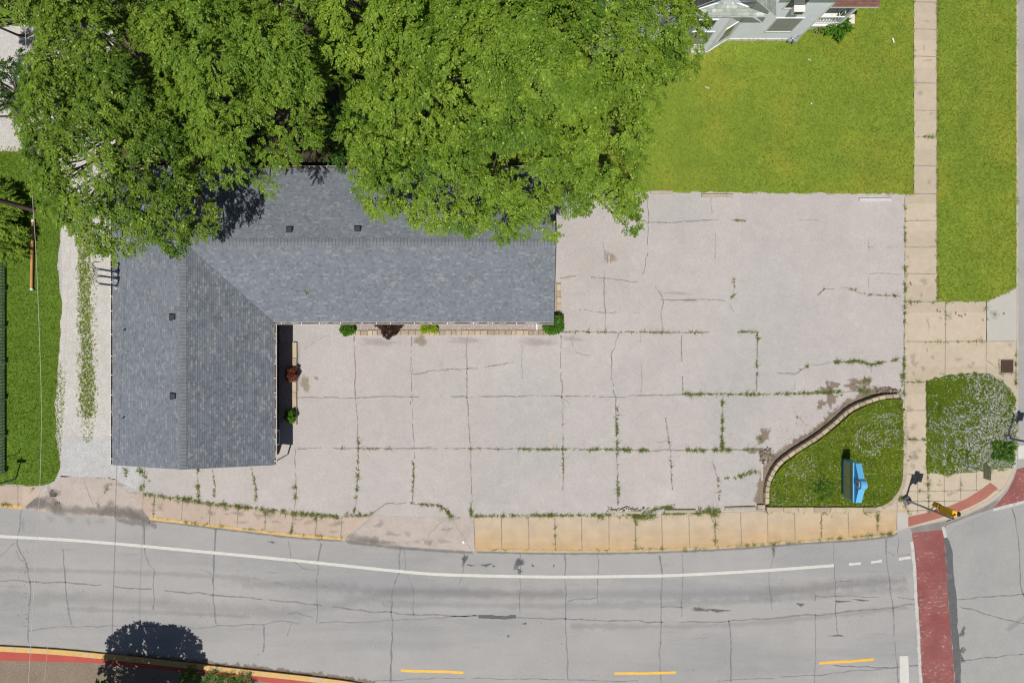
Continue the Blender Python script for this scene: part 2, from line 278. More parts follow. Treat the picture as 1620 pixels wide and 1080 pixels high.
# ---------------------------------------------------------------- mesh helpers
def tag(o, label=None, cat=None, group=None, kind=None):
    if label: o['label'] = label
    if cat: o['category'] = cat
    if group: o['group'] = group
    if kind: o['kind'] = kind
    return o
def thing(name, label, cat, loc=(0, 0, 0), group=None):
    o = bpy.data.objects.new(name, None); C.objects.link(o); o.location = loc; o.empty_display_size = .2
    return tag(o, label, cat, group)
class MB:
    def __init__(s): s.v = []; s.f = []; s.mi = []; s.mats = []; s.cur = 0
    def mat(s, name):
        if name not in s.mats: s.mats.append(name)
        s.cur = s.mats.index(name); return s
    def add(s, vs, fs):
        o = len(s.v); s.v += [tuple(p) for p in vs]; s.f += [tuple(i + o for i in f) for f in fs]; s.mi += [s.cur] * len(fs)
    def box(s, x0, x1, y0, y1, z0, z1):
        s.add([(x0, y0, z0), (x1, y0, z0), (x1, y1, z0), (x0, y1, z0), (x0, y0, z1), (x1, y0, z1), (x1, y1, z1), (x0, y1, z1)],
              [(3, 2, 1, 0), (4, 5, 6, 7), (0, 1, 5, 4), (1, 2, 6, 5), (2, 3, 7, 6), (3, 0, 4, 7)])
    def obox(s, c, sx, sy, sz, ang=0, bevel=0):
        """box centred on c (its base), turned by ang about z, top edges chamfered"""
        ca, sa = math.cos(ang), math.sin(ang); b = bevel
        def q(x, y, z): return (c[0] + x * ca - y * sa, c[1] + x * sa + y * ca, c[2] + z)
        hx, hy = sx / 2, sy / 2
        lo = [q(-hx, -hy, 0), q(hx, -hy, 0), q(hx, hy, 0), q(-hx, hy, 0)]
        if b:
            mi = [q(-hx, -hy, sz - b), q(hx, -hy, sz - b), q(hx, hy, sz - b), q(-hx, hy, sz - b)]
            hi = [q(-hx + b, -hy + b, sz), q(hx - b, -hy + b, sz), q(hx - b, hy - b, sz), q(-hx + b, hy - b, sz)]
            s.add(lo + mi + hi, [(3, 2, 1, 0)] + [(i, (i + 1) % 4, 4 + (i + 1) % 4, 4 + i) for i in range(4)] + [(4 + i, 4 + (i + 1) % 4, 8 + (i + 1) % 4, 8 + i) for i in range(4)] + [(8, 9, 10, 11)])
        else:
            hi = [q(-hx, -hy, sz), q(hx, -hy, sz), q(hx, hy, sz), q(-hx, hy, sz)]
            s.add(lo + hi, [(3, 2, 1, 0), (4, 5, 6, 7)] + [(i, (i + 1) % 4, 4 + (i + 1) % 4, 4 + i) for i in range(4)])
    def prism(s, pts, z0, z1):
        """pts: world (x, y) outline"""
        a = sum(pts[i][0] * pts[(i + 1) % len(pts)][1] - pts[(i + 1) % len(pts)][0] * pts[i][1] for i in range(len(pts)))
        if a < 0: pts = pts[::-1]
        n = len(pts)
        s.add([(p[0], p[1], z0) for p in pts] + [(p[0], p[1], z1) for p in pts],
              [tuple(range(n, 2 * n)), tuple(range(n - 1, -1, -1))] + [(i, (i + 1) % n, n + (i + 1) % n, n + i) for i in range(n)])
    def tube(s, pts, rad, n=8, cap=True):
        pts = [Vector(p) for p in pts]
        if not isinstance(rad, (list, tuple)): rad = [rad] * len(pts)
        o = len(s.v); rings = []
        for i, p in enumerate(pts):
            d = (pts[min(i + 1, len(pts) - 1)] - pts[max(i - 1, 0)]).normalized()
            u = d.cross(Vector((0, 0, 1))); u = u.normalized() if u.length > .05 else Vector((1, 0, 0)); v = d.cross(u).normalized()
            rings += [p + (u * math.cos(2 * math.pi * k / n) + v * math.sin(2 * math.pi * k / n)) * rad[i] for k in range(n)]
        fs = []
        for i in range(len(pts) - 1):
            for k in range(n): a = i * n + k; b = i * n + (k + 1) % n; fs.append((a, b, b + n, a + n))
        if cap: fs += [tuple(range(n)), tuple(range(len(pts) * n - 1, (len(pts) - 1) * n - 1, -1))]
        s.add(rings, fs)
    def build(s, name, parent=None, smooth=False):
        me = bpy.data.meshes.new(name); me.from_pydata(s.v, [], s.f); 
        for m_ in s.mats: me.materials.append(MATS[m_])
        me.polygons.foreach_set('material_index', s.mi)
        if smooth: me.polygons.foreach_set('use_smooth', [True] * len(s.f))
        me.update(); o = bpy.data.objects.new(name, me); C.objects.link(o)
        if parent: o.parent = parent; o.matrix_parent_inverse = Matrix.Translation(-Vector(parent.location)) if parent.parent is None else Matrix()
        return o
def quads_object(name, verts, mat, rnd, tint, nv=4, parent=None):
    """verts (F, nv, 3): one separate face each, with its own random values"""
    F = verts.shape[0]; me = bpy.data.meshes.new(name)
    me.vertices.add(F * nv); me.vertices.foreach_set('co', verts.reshape(-1).astype(np.float32))
    me.loops.add(F * nv); me.loops.foreach_set('vertex_index', np.arange(F * nv, dtype=np.int32))
    me.polygons.add(F); me.polygons.foreach_set('loop_start', np.arange(0, F * nv, nv, dtype=np.int32))
    me.polygons.foreach_set('loop_total', np.full(F, nv, dtype=np.int32))
    for nme, arr in (('rnd', rnd), ('tint', tint)):
        at = me.attributes.new(nme, 'FLOAT', 'FACE'); at.data.foreach_set('value', np.clip(arr, 0, 1).astype(np.float32))
    me.materials.append(MATS[mat]); me.update(calc_edges=True)
    o = bpy.data.objects.new(name, me); C.objects.link(o)
    if parent: o.parent = parent; o.matrix_parent_inverse = Matrix.Translation(-Vector(parent.location))
    return o
def unit(a): return a / np.maximum(np.linalg.norm(a, axis=-1, keepdims=True), 1e-9)
def rough(pts, amp, step):
    """closed outline in photo pixels with an uneven edge"""
    out = []
    for i in range(len(pts)):
        a, b = pts[i], pts[(i + 1) % len(pts)]; L = math.dist(a, b); n = max(1, int(L / step))
        for k in range(n):
            t = k / n; out.append((a[0] + (b[0] - a[0]) * t + random.uniform(-amp, amp), a[1] + (b[1] - a[1]) * t + random.uniform(-amp, amp)))
    return out
def blob(cx, cy, rx, ry, n=26, j=.3, rot=0):
    ph = [random.uniform(0, 6.3) for _ in range(4)]; out = []
    for k in range(n):
        a = 2 * math.pi * k / n; r = 1 + j * (.5 * math.sin(2 * a + ph[0]) + .4 * math.sin(3 * a + ph[1]) + .3 * math.sin(5 * a + ph[2])) + random.uniform(-.12, .12) * j * 2
        x, y = rx * r * math.cos(a), ry * r * math.sin(a); out.append((cx + x * math.cos(rot) - y * math.sin(rot), cy + x * math.sin(rot) + y * math.cos(rot)))
    return out
class Soft:
    """thin dirt layers: each patch fades from its middle to its edge"""
    def __init__(s): s.v = []; s.f = []; s.a = []; s.mi = []; s.mats = []
    def put(s, mat, z, cx, cy, rx, ry, rot=0, j=.35, n=22):
        if mat not in s.mats: s.mats.append(mat)
        o = len(s.v); out = blob(cx, cy, rx, ry, n, j, rot); z += random.uniform(0, .0012)
        s.v.append(tuple(P(cx, cy, z))); s.a.append(1.0)
        for t, f in ((.5, .62), (1.0, 0.0)):
            for x, y in out: s.v.append(tuple(P(cx + (x - cx) * t * 1.25, cy + (y - cy) * t * 1.25, z))); s.a.append(f)
        for k in range(n):
            l = (k + 1) % n; s.f += [(o, o + 1 + k, o + 1 + l), (o + 1 + k, o + 1 + n + k, o + 1 + n + l, o + 1 + l)]; s.mi += [s.mats.index(mat)] * 2
    def band(s, mat, z, pts, width, step=6, wv=.3):
        if mat not in s.mats: s.mats.append(mat)
        q = catmull(pts, max(2, int(math.dist(pts[0], pts[-1]) / step / max(1, len(pts) - 1)))); o = len(s.v); N_ = len(q)
        for i, p in enumerate(q):
            a = q[max(i - 1, 0)]; b = q[min(i + 1, N_ - 1)]; dx, dy = b[0] - a[0], b[1] - a[1]; d = math.hypot(dx, dy) or 1; w_ = width * .5 * random.uniform(1 - wv, 1 + wv); e = 0.0 if i in (0, N_ - 1) else 1.0
            for t, f in ((-1, 0), (0, 1), (1, 0)): s.v.append(tuple(P(p[0] - dy / d * w_ * t, p[1] + dx / d * w_ * t, z))); s.a.append(f * e)
        for i in range(N_ - 1):
            for k in (0, 1): a = o + i * 3 + k; s.f.append((a, a + 1, a + 4, a + 3)); s.mi.append(s.mats.index(mat))
    def build(s, name, parent):
        me = bpy.data.meshes.new(name); me.from_pydata(s.v, [], s.f); [me.materials.append(MATS[m_]) for m_ in s.mats]; me.polygons.foreach_set('material_index', s.mi)
        at = me.attributes.new('fade', 'FLOAT', 'POINT'); at.data.foreach_set('value', s.a); o = bpy.data.objects.new(name, me); C.objects.link(o); o.parent = parent; return o
def px2w(pts, z): return [tuple(P(x, y, z))[:2] for x, y in pts]
def slab(name, pts, mat, z1, z0=-.25, rg=None, parent=None, kind='structure'):
    mb = MB().mat(mat)
    if rg: pts = rough(pts, *rg)
    mb.prism(px2w(pts, z1), z0, z1)
    o = mb.build(name, parent)
    if kind and not parent: o['kind'] = kind
    return o
def catmull(pts, n=8):
    out = []
    for i in range(len(pts) - 1):
        p0 = pts[max(i - 1, 0)]; p1 = pts[i]; p2 = pts[i + 1]; p3 = pts[min(i + 2, len(pts) - 1)]
        for k in range(n):
            t = k / n; out.append(tuple(.5 * (2 * p1[j] + (p2[j] - p0[j]) * t + (2 * p0[j] - 5 * p1[j] + 4 * p2[j] - p3[j]) * t * t + (3 * p1[j] - p0[j] - 3 * p2[j] + p3[j]) * t ** 3) for j in range(len(p1))))
    out.append(tuple(pts[-1])); return out
def ribbon(mb, pts, width, z, wander=0.0, wvar=0.0, step=5, gap=0.0):
    """flat strip along a photo-pixel polyline lying at height z; gap = share left out"""
    q = []
    for i in range(len(pts) - 1):
        a, b = pts[i], pts[i + 1]; n = max(1, int(math.dist(a, b) / step))
        for k in range(n): t = k / n; q.append([a[0] + (b[0] - a[0]) * t, a[1] + (b[1] - a[1]) * t])
    q.append(list(pts[-1])); off = 0
    L, Rr = [], []; w1, w2, p1, p2 = random.uniform(.05, .09), random.uniform(.14, .25), random.uniform(0, 6), random.uniform(0, 6)
    for i, p in enumerate(q):
        a = q[max(i - 1, 0)]; b = q[min(i + 1, len(q) - 1)]; dx, dy = b[0] - a[0], b[1] - a[1]; d = math.hypot(dx, dy) or 1; nx, ny = -dy / d, dx / d
        if wander: n0_ = (off if i else 0) * .75 + random.uniform(-wander, wander); off = n0_; off2 = wander * (1.2 * math.sin(i * step * w1 + p1) + .8 * math.sin(i * step * w2 + p2))
        else: off2 = 0
        w_ = width * .5 * (1 + random.uniform(-wvar, wvar))
        L.append(P(p[0] + nx * (off + off2 + w_), p[1] + ny * (off + off2 + w_), z)); Rr.append(P(p[0] + nx * (off + off2 - w_), p[1] + ny * (off + off2 - w_), z))
    skip = False
    for i in range(len(q) - 1):
        if gap and random.random() < .25: skip = random.random() < gap
        if skip: continue
        mb.add([L[i], Rr[i], Rr[i + 1], L[i + 1]], [(0, 1, 2, 3)])
def inpoly(x, y, poly):
    ins = np.zeros(len(x), bool); n = len(poly)
    for i in range(n):
        x1, y1 = poly[i]; x2, y2 = poly[(i + 1) % n]
        if y1 == y2: continue
        c = ((y1 > y) != (y2 > y)) & (x < (x2 - x1) * (y - y1) / (y2 - y1) + x1); ins ^= c
    return ins
def scatter(poly_px, z, dens, rng, clip=(-60, 1680, -60, 1140)):
    pw = px2w(poly_px, z); xs = [p[0] for p in pw]; ys = [p[1] for p in pw]
    c0 = P(clip[0], clip[3], z); c1 = P(clip[1], clip[2], z)
    x0, x1, y0, y1 = max(min(xs), c0.x), min(max(xs), c1.x), max(min(ys), c0.y), min(max(ys), c1.y)
    n = int((x1 - x0) * (y1 - y0) * dens); x = rng.uniform(x0, x1, n); y = rng.uniform(y0, y1, n); k = inpoly(x, y, pw)
    return np.stack([x[k], y[k], np.full(k.sum(), z)], 1)

# blades of grass: separate small triangles, several to a tuft
def blades(pts, rng, k=3, h=(.03, .08), w=.014, lean=.6, spread=.03):
    n = len(pts); p = np.repeat(pts, k, 0); m_ = len(p)
    p = p + np.concatenate([rng.normal(0, spread, (m_, 2)), np.zeros((m_, 1))], 1)
    a = rng.uniform(0, 2 * math.pi, m_); l = rng.uniform(.1, lean, m_); hh = rng.uniform(*h, m_)
    d = np.stack([np.cos(a) * l, np.sin(a) * l, np.ones(m_)], 1) * hh[:, None]
    s_ = np.stack([-np.sin(a), np.cos(a), np.zeros(m_)], 1) * w
    V = np.stack([p - s_, p + s_, p + d], 1)
    return V
# leafy sprays
def sprays(anchor, axis, normal, rng, k=9, L=.45, l=.17, w=.06, droop=.25, jit=.35):
    n = len(anchor); j = np.arange(k); t = (j + .5) / k
    side = np.where(j % 2 == 0, 1.0, -1.0); th = np.where(j == k - 1, 0.0, R(58)); th = th * (1 - .35 * t)
    axis = unit(axis); s_ = unit(np.cross(axis, normal)); normal = unit(np.cross(s_, axis))
    Ls = rng.uniform(.7, 1.15, (n, 1, 1)) * L
    pos = anchor[:, None, :] + axis[:, None, :] * (t[None, :, None] * Ls)
    pos[..., 2] -= droop * (t[None, :] ** 2) * Ls[..., 0]
    d = axis[:, None, :] * np.cos(th)[None, :, None] + s_[:, None, :] * (np.sin(th) * side)[None, :, None]
    d = unit(d + rng.normal(0, jit * .6, (n, k, 3)) + np.array([0, 0, -.18]))
    nn = unit(normal[:, None, :] + rng.normal(0, jit, (n, k, 3)))
    c_ = unit(np.cross(d, nn)); ll = (l * rng.uniform(.7, 1.2, (n, k, 1))); ww = (w * rng.uniform(.75, 1.2, (n, k, 1)))
    nn = np.cross(c_, d)
    p0 = pos; p2 = pos + d * ll; mid = pos + d * ll * .45 + nn * ww * .25
    V = np.stack([p0, mid + c_ * ww, p2, mid - c_ * ww], 2)
    return V.reshape(-1, 4, 3)
def fol(name, parent, mat, anchors, axes, normals, rng, tint, k=9, **kw):
    V = sprays(anchors, axes, normals, rng, k=k, **kw); n = len(anchors)
    rnd = rng.random(n * k); tn = np.repeat(tint, k) + rng.normal(0, .10, n * k)
    return quads_object(name, V, mat, rnd, tn, parent=parent)
def dist_to_poly(x, y, poly):
    best = np.full(len(x), 1e9)
    for i in range(len(poly)):
        x1, y1 = poly[i]; x2, y2 = poly[(i + 1) % len(poly)]; dx, dy = x2 - x1, y2 - y1; L2 = dx * dx + dy * dy + 1e-9
        t = np.clip(((x - x1) * dx + (y - y1) * dy) / L2, 0, 1); best = np.minimum(best, np.hypot(x - x1 - t * dx, y - y1 - t * dy))
    return best
def tree(name, label, cat, outline, centre, z_edge, z_top, lr=(1.0, 1.7), seed=1, mat='leaf_big', bark='bark', dens=30, k=9, L=.5, l=.19, w=.065, group=None,
         trunk_r=.35, gap=0.0, space=.95, under=.5, extra=(), jit=.35, edge=30):
    rng = np.random.default_rng(seed)
    poly = px2w(outline, z_edge); cw = P(*centre, (z_edge + z_top) / 2)
    base = Vector((cw.x, cw.y, 0.1)); root = thing(name, label, cat, base, group)
    xs = np.array([p[0] for p in poly]); ys = np.array([p[1] for p in poly])
    cand = 6000; x = rng.uniform(xs.min(), xs.max(), cand); y = rng.uniform(ys.min(), ys.max(), cand)
    kx = inpoly(x, y, poly); x, y = x[kx], y[kx]; dd = dist_to_poly(x, y, poly); maxd = dd.max()
    lobes = []
    # an outer ring first, so that the outline is filled, then the inside
    order = np.argsort(np.abs(dd - lr[0] * .8) + rng.uniform(0, maxd * .6, len(dd)))
    for i in order:
        r = rng.uniform(*lr); r = min(r, max(dd[i] * 1.15, lr[0] * .55))
        if dd[i] < r * .74: continue
        if any((x[i] - q[0]) ** 2 + (y[i] - q[1]) ** 2 < (space * (r + q[3])) ** 2 * .5 for q in lobes): continue
        if rng.random() < gap: continue
        f = min(1, dd[i] / maxd); z = z_edge + (z_top - z_edge) * (1 - (1 - f) ** 1.8) + rng.uniform(-1.3, 1.0) * (.2 + .8 * f) - .4 * f
        lobes.append((x[i], y[i], z, r))
    for k_ in range(0, int(edge * 40)):
        i = rng.integers(len(x)); r = rng.uniform(.45, .7)
        if not (.35 < dd[i] < .8) or any((x[i] - q[0]) ** 2 + (y[i] - q[1]) ** 2 < (r + q[3] * .75) ** 2 for q in lobes): continue
        lobes.append((x[i], y[i], z_edge + rng.uniform(-.3, .5), r))
    for ex, ey, ez, er in extra:
        q = P(ex, ey, ez); lobes.append((q.x, q.y, ez, er))
    low = [(a + rng.normal(0, .7), b + rng.normal(0, .7), c_ - rng.uniform(2.2, 3.6), r * .95) for a, b, c_, r in lobes if rng.random() < under and dist_to_poly(np.array([a]), np.array([b]), poly)[0] > 2.1 and inpoly(np.array([a]), np.array([b]), poly)[0]]
    A, X, N_, T = [], [], [], []
    for li, (a, b, c_, r) in enumerate(lobes + low):
        lowl = li >= len(lobes); n = int(dens * r * r * (.6 if lowl else 1))
        rad = np.array([a - cw.x, b - cw.y, 0]); rl = np.linalg.norm(rad); rad = rad / rl if rl > .3 else np.array([1.0, 0, 0])
        if rl < 1.5:
            th = rng.uniform(0, 6.28); rad = np.array([math.cos(th), math.sin(th), 0])
        lat = np.array([-rad[1], rad[0], 0]); up = np.array([0, 0, 1.0])
        ms = 13; n0 = max(3, n // ms)
        u = unit(rng.normal(0, 1, (n0, 3))); u[:, 2] = np.where(u[:, 2] < -.2, -u[:, 2], u[:, 2])
        sh = rng.uniform(.60, 1.0, n0)[:, None]; st = rng.uniform(1.05, 1.45)
        loc = (u[:, :1] * rad * st + u[:, 1:2] * lat * .85 + u[:, 2:] * up * .95) * r * sh
        loc[:, 2] -= np.maximum(0, loc @ rad) * .30
        cc = loc + np.array([a, b, c_]); cr = rng.uniform(.7, 1.25, n0)
        out_ = np.arctan2(loc[:, 1] + rad[1] * .5 * r, loc[:, 0] + rad[0] * .5 * r)
        cc = np.repeat(cc, ms, 0); cr = np.repeat(cr, ms)[:, None]; phi = np.repeat(out_, ms) + rng.normal(0, 1.25, n0 * ms); rho = np.sqrt(rng.random(n0 * ms))[:, None]
        hd = np.stack([np.cos(phi), np.sin(phi), np.zeros(len(phi))], 1)
        pts = cc + hd * rho * .34 * cr * L / .42; pts[:, 2] -= (rho[:, 0] ** 2) * .28 - .1
        ax = unit(hd + np.array([0, 0, .1]) - np.array([0, 0, .75]) * rho + rng.normal(0, .15, hd.shape))
        nrm = unit(np.array([0, 0, 1.0]) + hd * rho * .7 + rng.normal(0, .12, hd.shape)); n = len(pts)
        tl = rng.uniform(.0, 1.0); tc = np.repeat(rng.normal(0, .2, n0), ms)
        A.append(pts); X.append(ax); N_.append(nrm); T.append(np.full(n, tl) * .5 + .25 + tc + rng.normal(0, .08, n))
    A = np.concatenate(A); X = np.concatenate(X); N_ = np.concatenate(N_); T = np.concatenate(T)
    fol('crown', root, mat, A, X, N_, rng, T, k=k, L=L, l=l, w=w, jit=jit)
    tr = MB().mat(bark); zt = z_edge * .55
    tr.tube([base, base + Vector((.1, .05, zt * .5)), base + Vector((0, 0, zt)), base + Vector((.1, -.1, z_top - 3.6))], [trunk_r * 1.3, trunk_r, trunk_r * .8, trunk_r * .25], 10)
    tr.build('trunk', root, True)
    lb = MB().mat(bark)
    for (a, b, c_, r) in lobes:
        q = Vector((a, b, c_))
        if random.random() < .3 and trunk_r > .3: continue
        s0 = Vector((base.x, base.y, zt + (z_top - 3.5 - zt) * random.uniform(0, .6)))
        m1 = s0.lerp(q, .4) + Vector((random.uniform(-.5, .5), random.uniform(-.5, .5), random.uniform(0, .9))); m2 = s0.lerp(q, .75) + Vector((random.uniform(-.4, .4), random.uniform(-.4, .4), .3 + random.uniform(0, .5)))
        q2 = q + (q - s0).normalized() * r * .5
        q = q - Vector((0, 0, r * .75 + .3)); m2 = m2 - Vector((0, 0, 1.5)); m1 = m1 - Vector((0, 0, 1.6)); q2 = q + (q - s0).normalized() * r * .3 - Vector((0, 0, r * .3))
        lb.tube(catmull([tuple(s0), tuple(m1), tuple(m2), tuple(q), tuple(q2)], 3), [.10 * (1 - i / 14) ** 1.3 + .006 for i in range(13)], 6, False)
        for _ in range(2):
            e = q + Vector((random.uniform(-1, 1), random.uniform(-1, 1), random.uniform(.1, 1.2))) * r * .85
            lb.tube([m2.lerp(q, .5), (m2.lerp(q, .5) + e) / 2 + Vector((0, 0, .15)), e], [.016, .011, .006], 5, False)
    lb.build('limbs', root, True)
    return root
def shrub(name, label, px, py, z, r, mat, seed, h=None, cat='shrub', group=None, n=None, L=.10, l=.06, w=.022, k=6, lump=.06, parts=True):
    rng = np.random.default_rng(seed); h = h or r * 1.5; base = P(px, py, z); root = thing(name, label, cat, base, group)
    n = n or int(1500 * r * r); u = unit(rng.normal(0, 1, (n, 3))); u[:, 2] = np.abs(u[:, 2]) * np.where(rng.random(n) < .2, -.5, 1)
    ph = rng.uniform(0, 6, 3); rr = (1 + lump * np.sin(u[:, 0] * 6 + ph[0]) + lump * np.sin(u[:, 1] * 7 + ph[1]) + rng.normal(0, .03, n))[:, None] * rng.uniform(.8, 1.0, (n, 1))
    pts = u * rr * np.array([r, r, h / 2]) + np.array([base.x, base.y, base.z + h / 2])
    ax = unit(u + rng.normal(0, .5, (n, 3))); fol('foliage', root, mat, pts, ax, unit(u + [0, 0, .6]), rng, rng.uniform(0, 1, n), k=k, L=L, l=l, w=w)
    st = MB().mat('bark_dark')
    for _ in range(4):
        a = random.uniform(0, 6.28); st.tube([base, base + Vector((math.cos(a) * r * .3, math.sin(a) * r * .3, h * .3)), base + Vector((math.cos(a) * r * .55, math.sin(a) * r * .55, h * .7))], [.03, .02, .008], 5)
    st.build('stem', root)
    return root

# ================================================================ GROUND
Z_ROAD = 0.0; Z_LOT = .12
g = MB().mat('grass_deep'); g.prism([(-300, -300), (300, -300), (300, 300), (-300, 300)], -.6, -.30); tag(g.build('ground'), kind='structure')
kerb_n = [(-400, 770), (-100, 795), (0, 802), (35, 805)]
apron1 = [(35, 805), (100, 812), (170, 818), (236, 822)]
kerb_w = [(236, 822), (300, 829), (400, 841), (470, 849), (545, 854)]
apron2 = [(545, 854), (600, 861), (680, 867), (750, 871)]
kerb_e = [(750, 871), (850, 873.5), (950, 873.5), (1050, 871.5), (1150, 867), (1250, 859.5), (1350, 853), (1405, 847), (1420, 841)]
ramp_e = [(1420, 841), (1437, 834), (1480, 825), (1500, 821)]
corner = [(1500, 821), (1525, 814), (1550, 803), (1572, 791), (1590, 775), (1602, 755), (1608, 735), (1610, 700)]
edge_all = catmull(kerb_n, 3)[:-1] + apron1[:-1] + kerb_w[:-1] + apron2[:-1] + catmull(kerb_e, 3)[:-1] + ramp_e[:-1] + catmull(corner, 4)
south = [(-400, 985), (-50, 1020), (0, 1022), (100, 1028), (200, 1038), (300, 1049), (400, 1060), (500, 1071), (560, 1079), (600, 1088), (640, 1130), (700, 1400)]
south_s = catmull(south, 4)
road = slab('road', edge_all + [(1611, 500), (1611, -600), (2400, -600), (2400, 1500), (700, 1500)] + south_s[::-1], 'road', Z_ROAD)
# the cross street east of the crossing
slab('cross_street', [(1512, 832), (1572, 806), (1609, 792), (1640, 780), (2400, 600), (2400, 1500), (1535, 1500), (1521, 1080), (1514, 980), (1506, 900), (1500, 845)], 'road_right', Z_ROAD + .004)
slab('parking_lot', edge_all + [(1611, 300), (1440, 300), (880, 300), (500, 200), (200, 200), (-400, 200)], 'lot', Z_LOT - .008)
ZL = Z_LOT
# driveway aprons fall to the road
slab('driveway_apron', [(95, 752), (182, 757), (205, 780), (240, 822), (170, 818), (100, 812), (35, 805), (62, 782), (88, 768)], 'apron', ZL)
ap2 = [(545, 854), (600, 861), (680, 867), (750, 871), (750, 818), (714, 815), (697, 799), (652, 795), (612, 795), (590, 812), (575, 832)]
slab('driveway_apron', [(590, 815), (714, 818), (750, 818), (750, 871), (680, 867), (600, 861), (545, 854)], 'apron', ZL)
# stained wet-looking dirt where the apron meets the road
slab('gravel_driveway', [(-300, 40), (300, 40), (300, 275), (180, 300), (180, 757), (95, 752), (92, 700), (92, 560), (100, 420), (92, 345), (96, 240), (-300, 236)], 'gravel', ZL, rg=(2.0, 9))
slab('gravel_apron', [(94, 690), (178, 690), (230, 740), (215, 775), (182, 757), (94, 751)], 'gravel_grey', ZL + .004, rg=(1.2, 12))
slab('dirt_strip', [(180, 280), (880, 280), (1010, 240), (1040, 100), (1060, -300), (200, -300), (180, 60)], 'dirt', ZL + .008, rg=(4, 14))
lawn_ne = [(560, 304), (700, 304), (1000, 303), (1446, 307), (1446, -300), (1000, -300), (900, 120), (700, 250)]
slab('lawn', rough(lawn_ne, 1.8, 6), 'grass_soil', ZL + .02)
lawn_w = [(-400, 238), (40, 240), (97, 262), (97, 345), (90, 420), (97, 480), (93, 560), (86, 640), (88, 690), (95, 740), (86, 762), (68, 768), (-400, 760)]
slab('lawn', rough(lawn_w, 1.6, 8), 'grass_deep', ZL + .02)
drive_grass = [(122, 330), (146, 330), (144, 420), (144, 500), (147, 560), (150, 620), (148, 655), (137, 662), (128, 640), (128, 560), (126, 480), (124, 400)]
# pavements
slab('sidewalk', [(-400, 735), (0, 769), (70, 769), (62, 782), (35, 805), (0, 802), (-400, 768)], 'walk_pink', ZL + .012)
walk_s_up = [(205, 780), (225, 781), (260, 785), (300, 792), (400, 804), (500, 814), (560, 818), (588, 817)]
slab('sidewalk', walk_s_up + [(545, 851)] + [(x, y - 3.5) for x, y in kerb_w[::-1]], 'walk_pink', ZL + .012)
walk_e_up = [(750, 818), (1000, 816), (1100, 812), (1213, 808), (1400, 806), (1440, 806)]
kk = [(x, y - 3.5) for x, y in catmull(kerb_e, 3)]
slab('sidewalk', walk_e_up + [(1418, 835)] + kk[::-1][1:], 'walk_orange', ZL + .012)
slab('sidewalk', [(1446, -500), (1482, -500), (1482, 478), (1432, 478), (1432, 306), (1446, 306)], 'walk', ZL + .013)
slab('sidewalk', [(1432, 478), (1562, 478), (1562, 540), (1606, 540), (1609, 632), (1467, 606), (1467, 752), (1431, 752), (1431, 600)], 'walk', ZL + .012)
slab('sidewalk_patch', [(1561, 478), (1608, 456), (1609, 540), (1561, 540)], 'walk_grey', ZL + .014)
plaza = [(1430, 749), (1600, 738), (1608, 735), (1602, 755), (1590, 775), (1572, 791), (1550, 803), (1525, 814), (1500, 821), (1480, 825), (1437, 834), (1420, 838), (1400, 842), (1389, 806), (1418, 795), (1428, 770)]
slab('sidewalk', plaza, 'walk', ZL + .009)
slab('sidewalk_patch', [(1419, 810), (1436, 810), (1437, 833), (1420, 838)], 'walk_grey', ZL + .013)
slab('red_ramp', [(1437, 817), (1470, 810), (1500, 801), (1530, 788), (1552, 774), (1567, 763), (1579, 772), (1560, 788), (1540, 799), (1510, 812), (1480, 821), (1437, 833)], 'red_paving', ZL + .014)
# kerbs
def kerb(pts, wpx, mat, z, name='kerb', side=-1):
    q = catmull(pts, 4); a = []; b = []
    for i, p in enumerate(q):
        d0 = q[max(i - 1, 0)]; d1 = q[min(i + 1, len(q) - 1)]; dx, dy = d1[0] - d0[0], d1[1] - d0[1]; d = math.hypot(dx, dy)
        a.append(p); b.append((p[0] + dy / d * wpx * -side * 1.0 * (1), p[1] - dx / d * wpx * -side * 1.0))
    mb = MB().mat(mat); aw = px2w(a, z); bw = px2w(b, z)
    for i in range(len(aw) - 1):
        quad = [aw[i], aw[i + 1], bw[i + 1], bw[i]]
        mb.add([(p[0], p[1], z) for p in quad] + [(p[0], p[1], -.25) for p in quad], [(0, 1, 2, 3), (0, 1, 5, 4), (2, 3, 7, 6)])
    return tag(mb.build(name), kind='structure')
kerb([(-400, 770), (-100, 795), (0, 802), (35, 805)], -6, 'kerb_yellow', ZL + .022, side=1)
kerb(kerb_w, -4.5, 'kerb_yellow', ZL + .022, side=1)
kerb(kerb_e, -4, 'kerb_faded', ZL + .022, side=1)
kerb(corner, -4.5, 'kerb', ZL + .022, side=1)
kerb([(1610, 700), (1611, 600), (1611, 480), (1611, 300), (1611, 0), (1611, -400)], -3, 'kerb', ZL + .022, side=1)
kerb(south[:10], 8, 'kerb_yellow', .14, side=1)
slab('red_verge', [(x, y + 7) for x, y in south[:8]] + [(560, 1090), (440, 1081), (400, 1075), (300, 1063), (165, 1050), (150, 1048), (0, 1044), (-50, 1042), (-400, 1010)], 'red_kerb_walk', .124)
slab('planting_bed', [(-400, 1008), (-50, 1041), (0, 1043), (150, 1047), (300, 1062), (440, 1080), (560, 1088), (640, 1140), (700, 1500), (-400, 1500)], 'mulch', .118)
lawn_strip = [(1482, -400), (1609, -400), (1609, 454), (1590, 464), (1562, 477), (1483, 477)]
slab('lawn', rough(lawn_strip, 1.0, 8), 'grass_soil', ZL + .02)
flower_bed = [(1466, 604), (1475, 600), (1500, 594), (1530, 591), (1565, 592), (1585, 603), (1600, 620), (1607, 630), (1608, 700), (1606, 735), (1592, 742), (1560, 744), (1530, 747), (1500, 752), (1480, 746), (1466, 747)]
slab('clover_verge', rough(flower_bed, 1.5, 6), 'grass_deep', ZL + .02)

